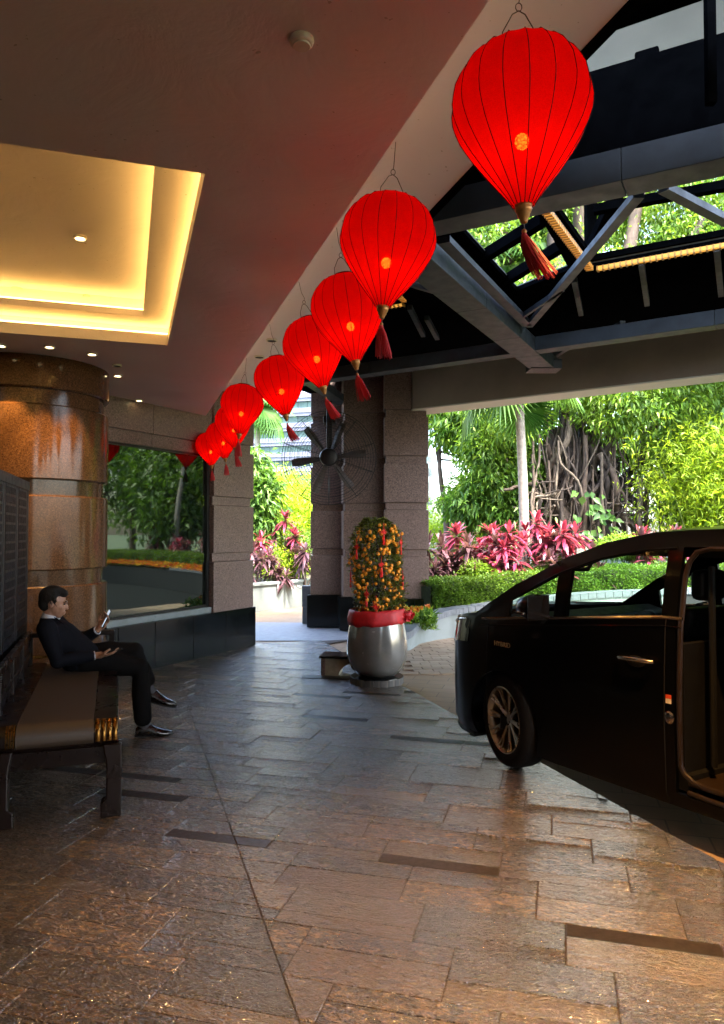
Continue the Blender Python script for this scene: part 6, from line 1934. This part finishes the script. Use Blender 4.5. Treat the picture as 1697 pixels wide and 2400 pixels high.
# background trees behind, and the row on the right that the dark window mirrors
back = [('broad_tree', 'wide light green tree far behind the banyan, middle part', 9.0, 31, 14, 4.6, M['leaf_banyan']), ('broad_tree', 'wide light green tree far behind the bamboo at the right', 15.5, 30, 13, 4.8, M['leaf_yellow']), ('broad_tree', 'dark tree far behind the roof opening at the right', 13, 24, 13, 3.6, M['leaf_dark']),
        ('broad_tree', 'dark leafy tree beyond the right side of the driveway, nearest the car', 10.0, 17, 8.5, 2.6, M['leaf_dark']), ('broad_tree', 'dark leafy tree beyond the right side of the driveway, second', 13.5, 15.5, 8.5, 2.8, M['leaf_dark']), ('broad_tree', 'dark leafy tree beyond the right side of the driveway, third', 17, 18, 9.5, 3.2, M['leaf_banyan']), ('broad_tree', 'dark leafy tree beyond the right side of the driveway, fourth', 19, 12, 9, 3.2, M['leaf_dark']), ('broad_tree', 'dark leafy tree beyond the right side of the driveway, farthest', 22, 16, 10, 3.5, M['leaf_dark'])]
for k, (nm, lb, x, y, hgt, rad, ml) in enumerate(back):
    bl_ = [((x + rad * .55 * math.cos(j * 1.26 + k), y + rad * .4 * math.sin(j * 1.26 + k), hgt * (.30 + .14 * j)), (rad * .62, rad * .5, rad * .5)) for j in range(5)]
    tree(nm, lb, (x, y, .3), (x + .3, y, hgt * .7), .16 if y < 20 else .25, bl_, 12000, ml, M['bark'] if k % 2 else M['palm_bark'], (.22, .36), (.09, .14), 8, 100 + k, droop=.4, spread=.28, clump=12, shell=.1)
for k, (x, y, lb) in enumerate([(8.6, 14.7, 'pale slender trunk tree mirrored in the dark window, left'), (11.2, 14.3, 'pale slender trunk tree mirrored in the dark window, right')]):
    tree('slender_tree', lb, (x, y, .4), (x + .5, y, 7.5), .10, [((x + .4, y, 7.5), (1.5, 1.5, 1.2)), ((x, y + .4, 6.5), (1.2, 1.2, .8))], 4000, M['leaf_dark'], M['palm_bark'], (.2, .3), (.07, .1), 4, 130 + k, spread=.25)
for k in range(9):
    x = 5.6 + k * .95; y = 14.3 + .35 * math.sin(k * 2.0)
    cordyline((x, y, .5), [(q.uniform(-.3, .3), q.uniform(-.2, .2), q.uniform(.5, 1.1), q.choice(['red', 'plum']), 1.0) for _ in range(4)], 'cordyline mirrored in the dark window, %s from the left in the mirror row' % ('first', 'second', 'third', 'fourth', 'fifth', 'sixth', 'seventh', 'eighth', 'ninth')[k], 'cordylines along the right side bed', 200 + k)
# bromeliads in flower along the right side bed (seen in the dark window)
pp2 = np.array([tuple(p_) for p_ in offs(path, .12)]); nb = 130
ii = np.linspace(.76, .98, nb) * (len(pp2) - 1); i0 = ii.astype(int)
Pb = pp2[i0] + (pp2[np.minimum(i0 + 1, len(pp2) - 1)] - pp2[i0]) * (ii - i0)[:, None]
P = np.repeat(Pb, 16, 0); n = len(P)
D = unit(n) * .8 + np.array([0, -.3, .9])
c0 = P.mean(0)
bf = tag(link('bromeliad_bed', leaf_mesh('bromeliads', add_leaves(P - c0, D, unit(n) + np.array([0, 0, .6]), rng.uniform(.15, .28, n), rng.uniform(.04, .06, n), .4)), M['flower'], None, c0), 'strip of yellow and red bromeliads along the right side bed', 'flowers', kind='stuff')

# ------------------------------------------------------------------ far office buildings
M['office_band'] = simple('office_cladding', (.115, .12, .165), .7, var=.08, vscale=.3, spec=.1)
M['office_glass'] = simple('office_glass', (.05, .085, .08), .3, var=.5, vscale=.25, spec=.2)
M['office_white'] = simple('office_white', (.19, .205, .225), .6, var=.06, vscale=.2)
oy = 150.0
oc = at_y(690, 1245, oy)
ofc = thing('office_building', 'grey office block with long window bands far behind the gap', 'building', (oc.x, oy, 0), R(-16))
W2 = 26; ST = 3.05; FL_ = 10
MB().bx(-W2 * .62, W2, 0.5, 16, 0, FL_ * ST).build('core', M['office_glass'], ofc)
for k in range(FL_):
    MB().bx(-W2 * .62 - .1, W2, 0, 16.2, k * ST + 1.35, k * ST + ST).build('cladding_band', M['office_band'], ofc)
    MB().bx(-W2 * .62 - .1, W2, -.15, .0, k * ST + 2.1, k * ST + 2.2).build('string_course', M['office_white'], ofc)
    x = -W2 * .62
    while x < W2:
        MB().bx(x, x + 1.9, .38, .5, k * ST + .05, k * ST + 1.3).build('window', M['office_glass'], ofc); x += 2.1
oc2 = at_y(560, 1245, 190)
ot = thing('tower_block', 'pale tower block at the far left of the gap', 'building', (oc2.x - 7, 190, 0), R(-10))
MB().bx(-7, 9.6, 0, 12, 0, 44).build('core', M['office_white'], ot)
for k in range(14):
    for j in range(5):
        MB().bx(-6.4 + j * 3.2, -4.2 + j * 3.2, -.06, .0, 1.2 + k * 3.1, 2.9 + k * 3.1).build('window', M['office_glass'], ot)
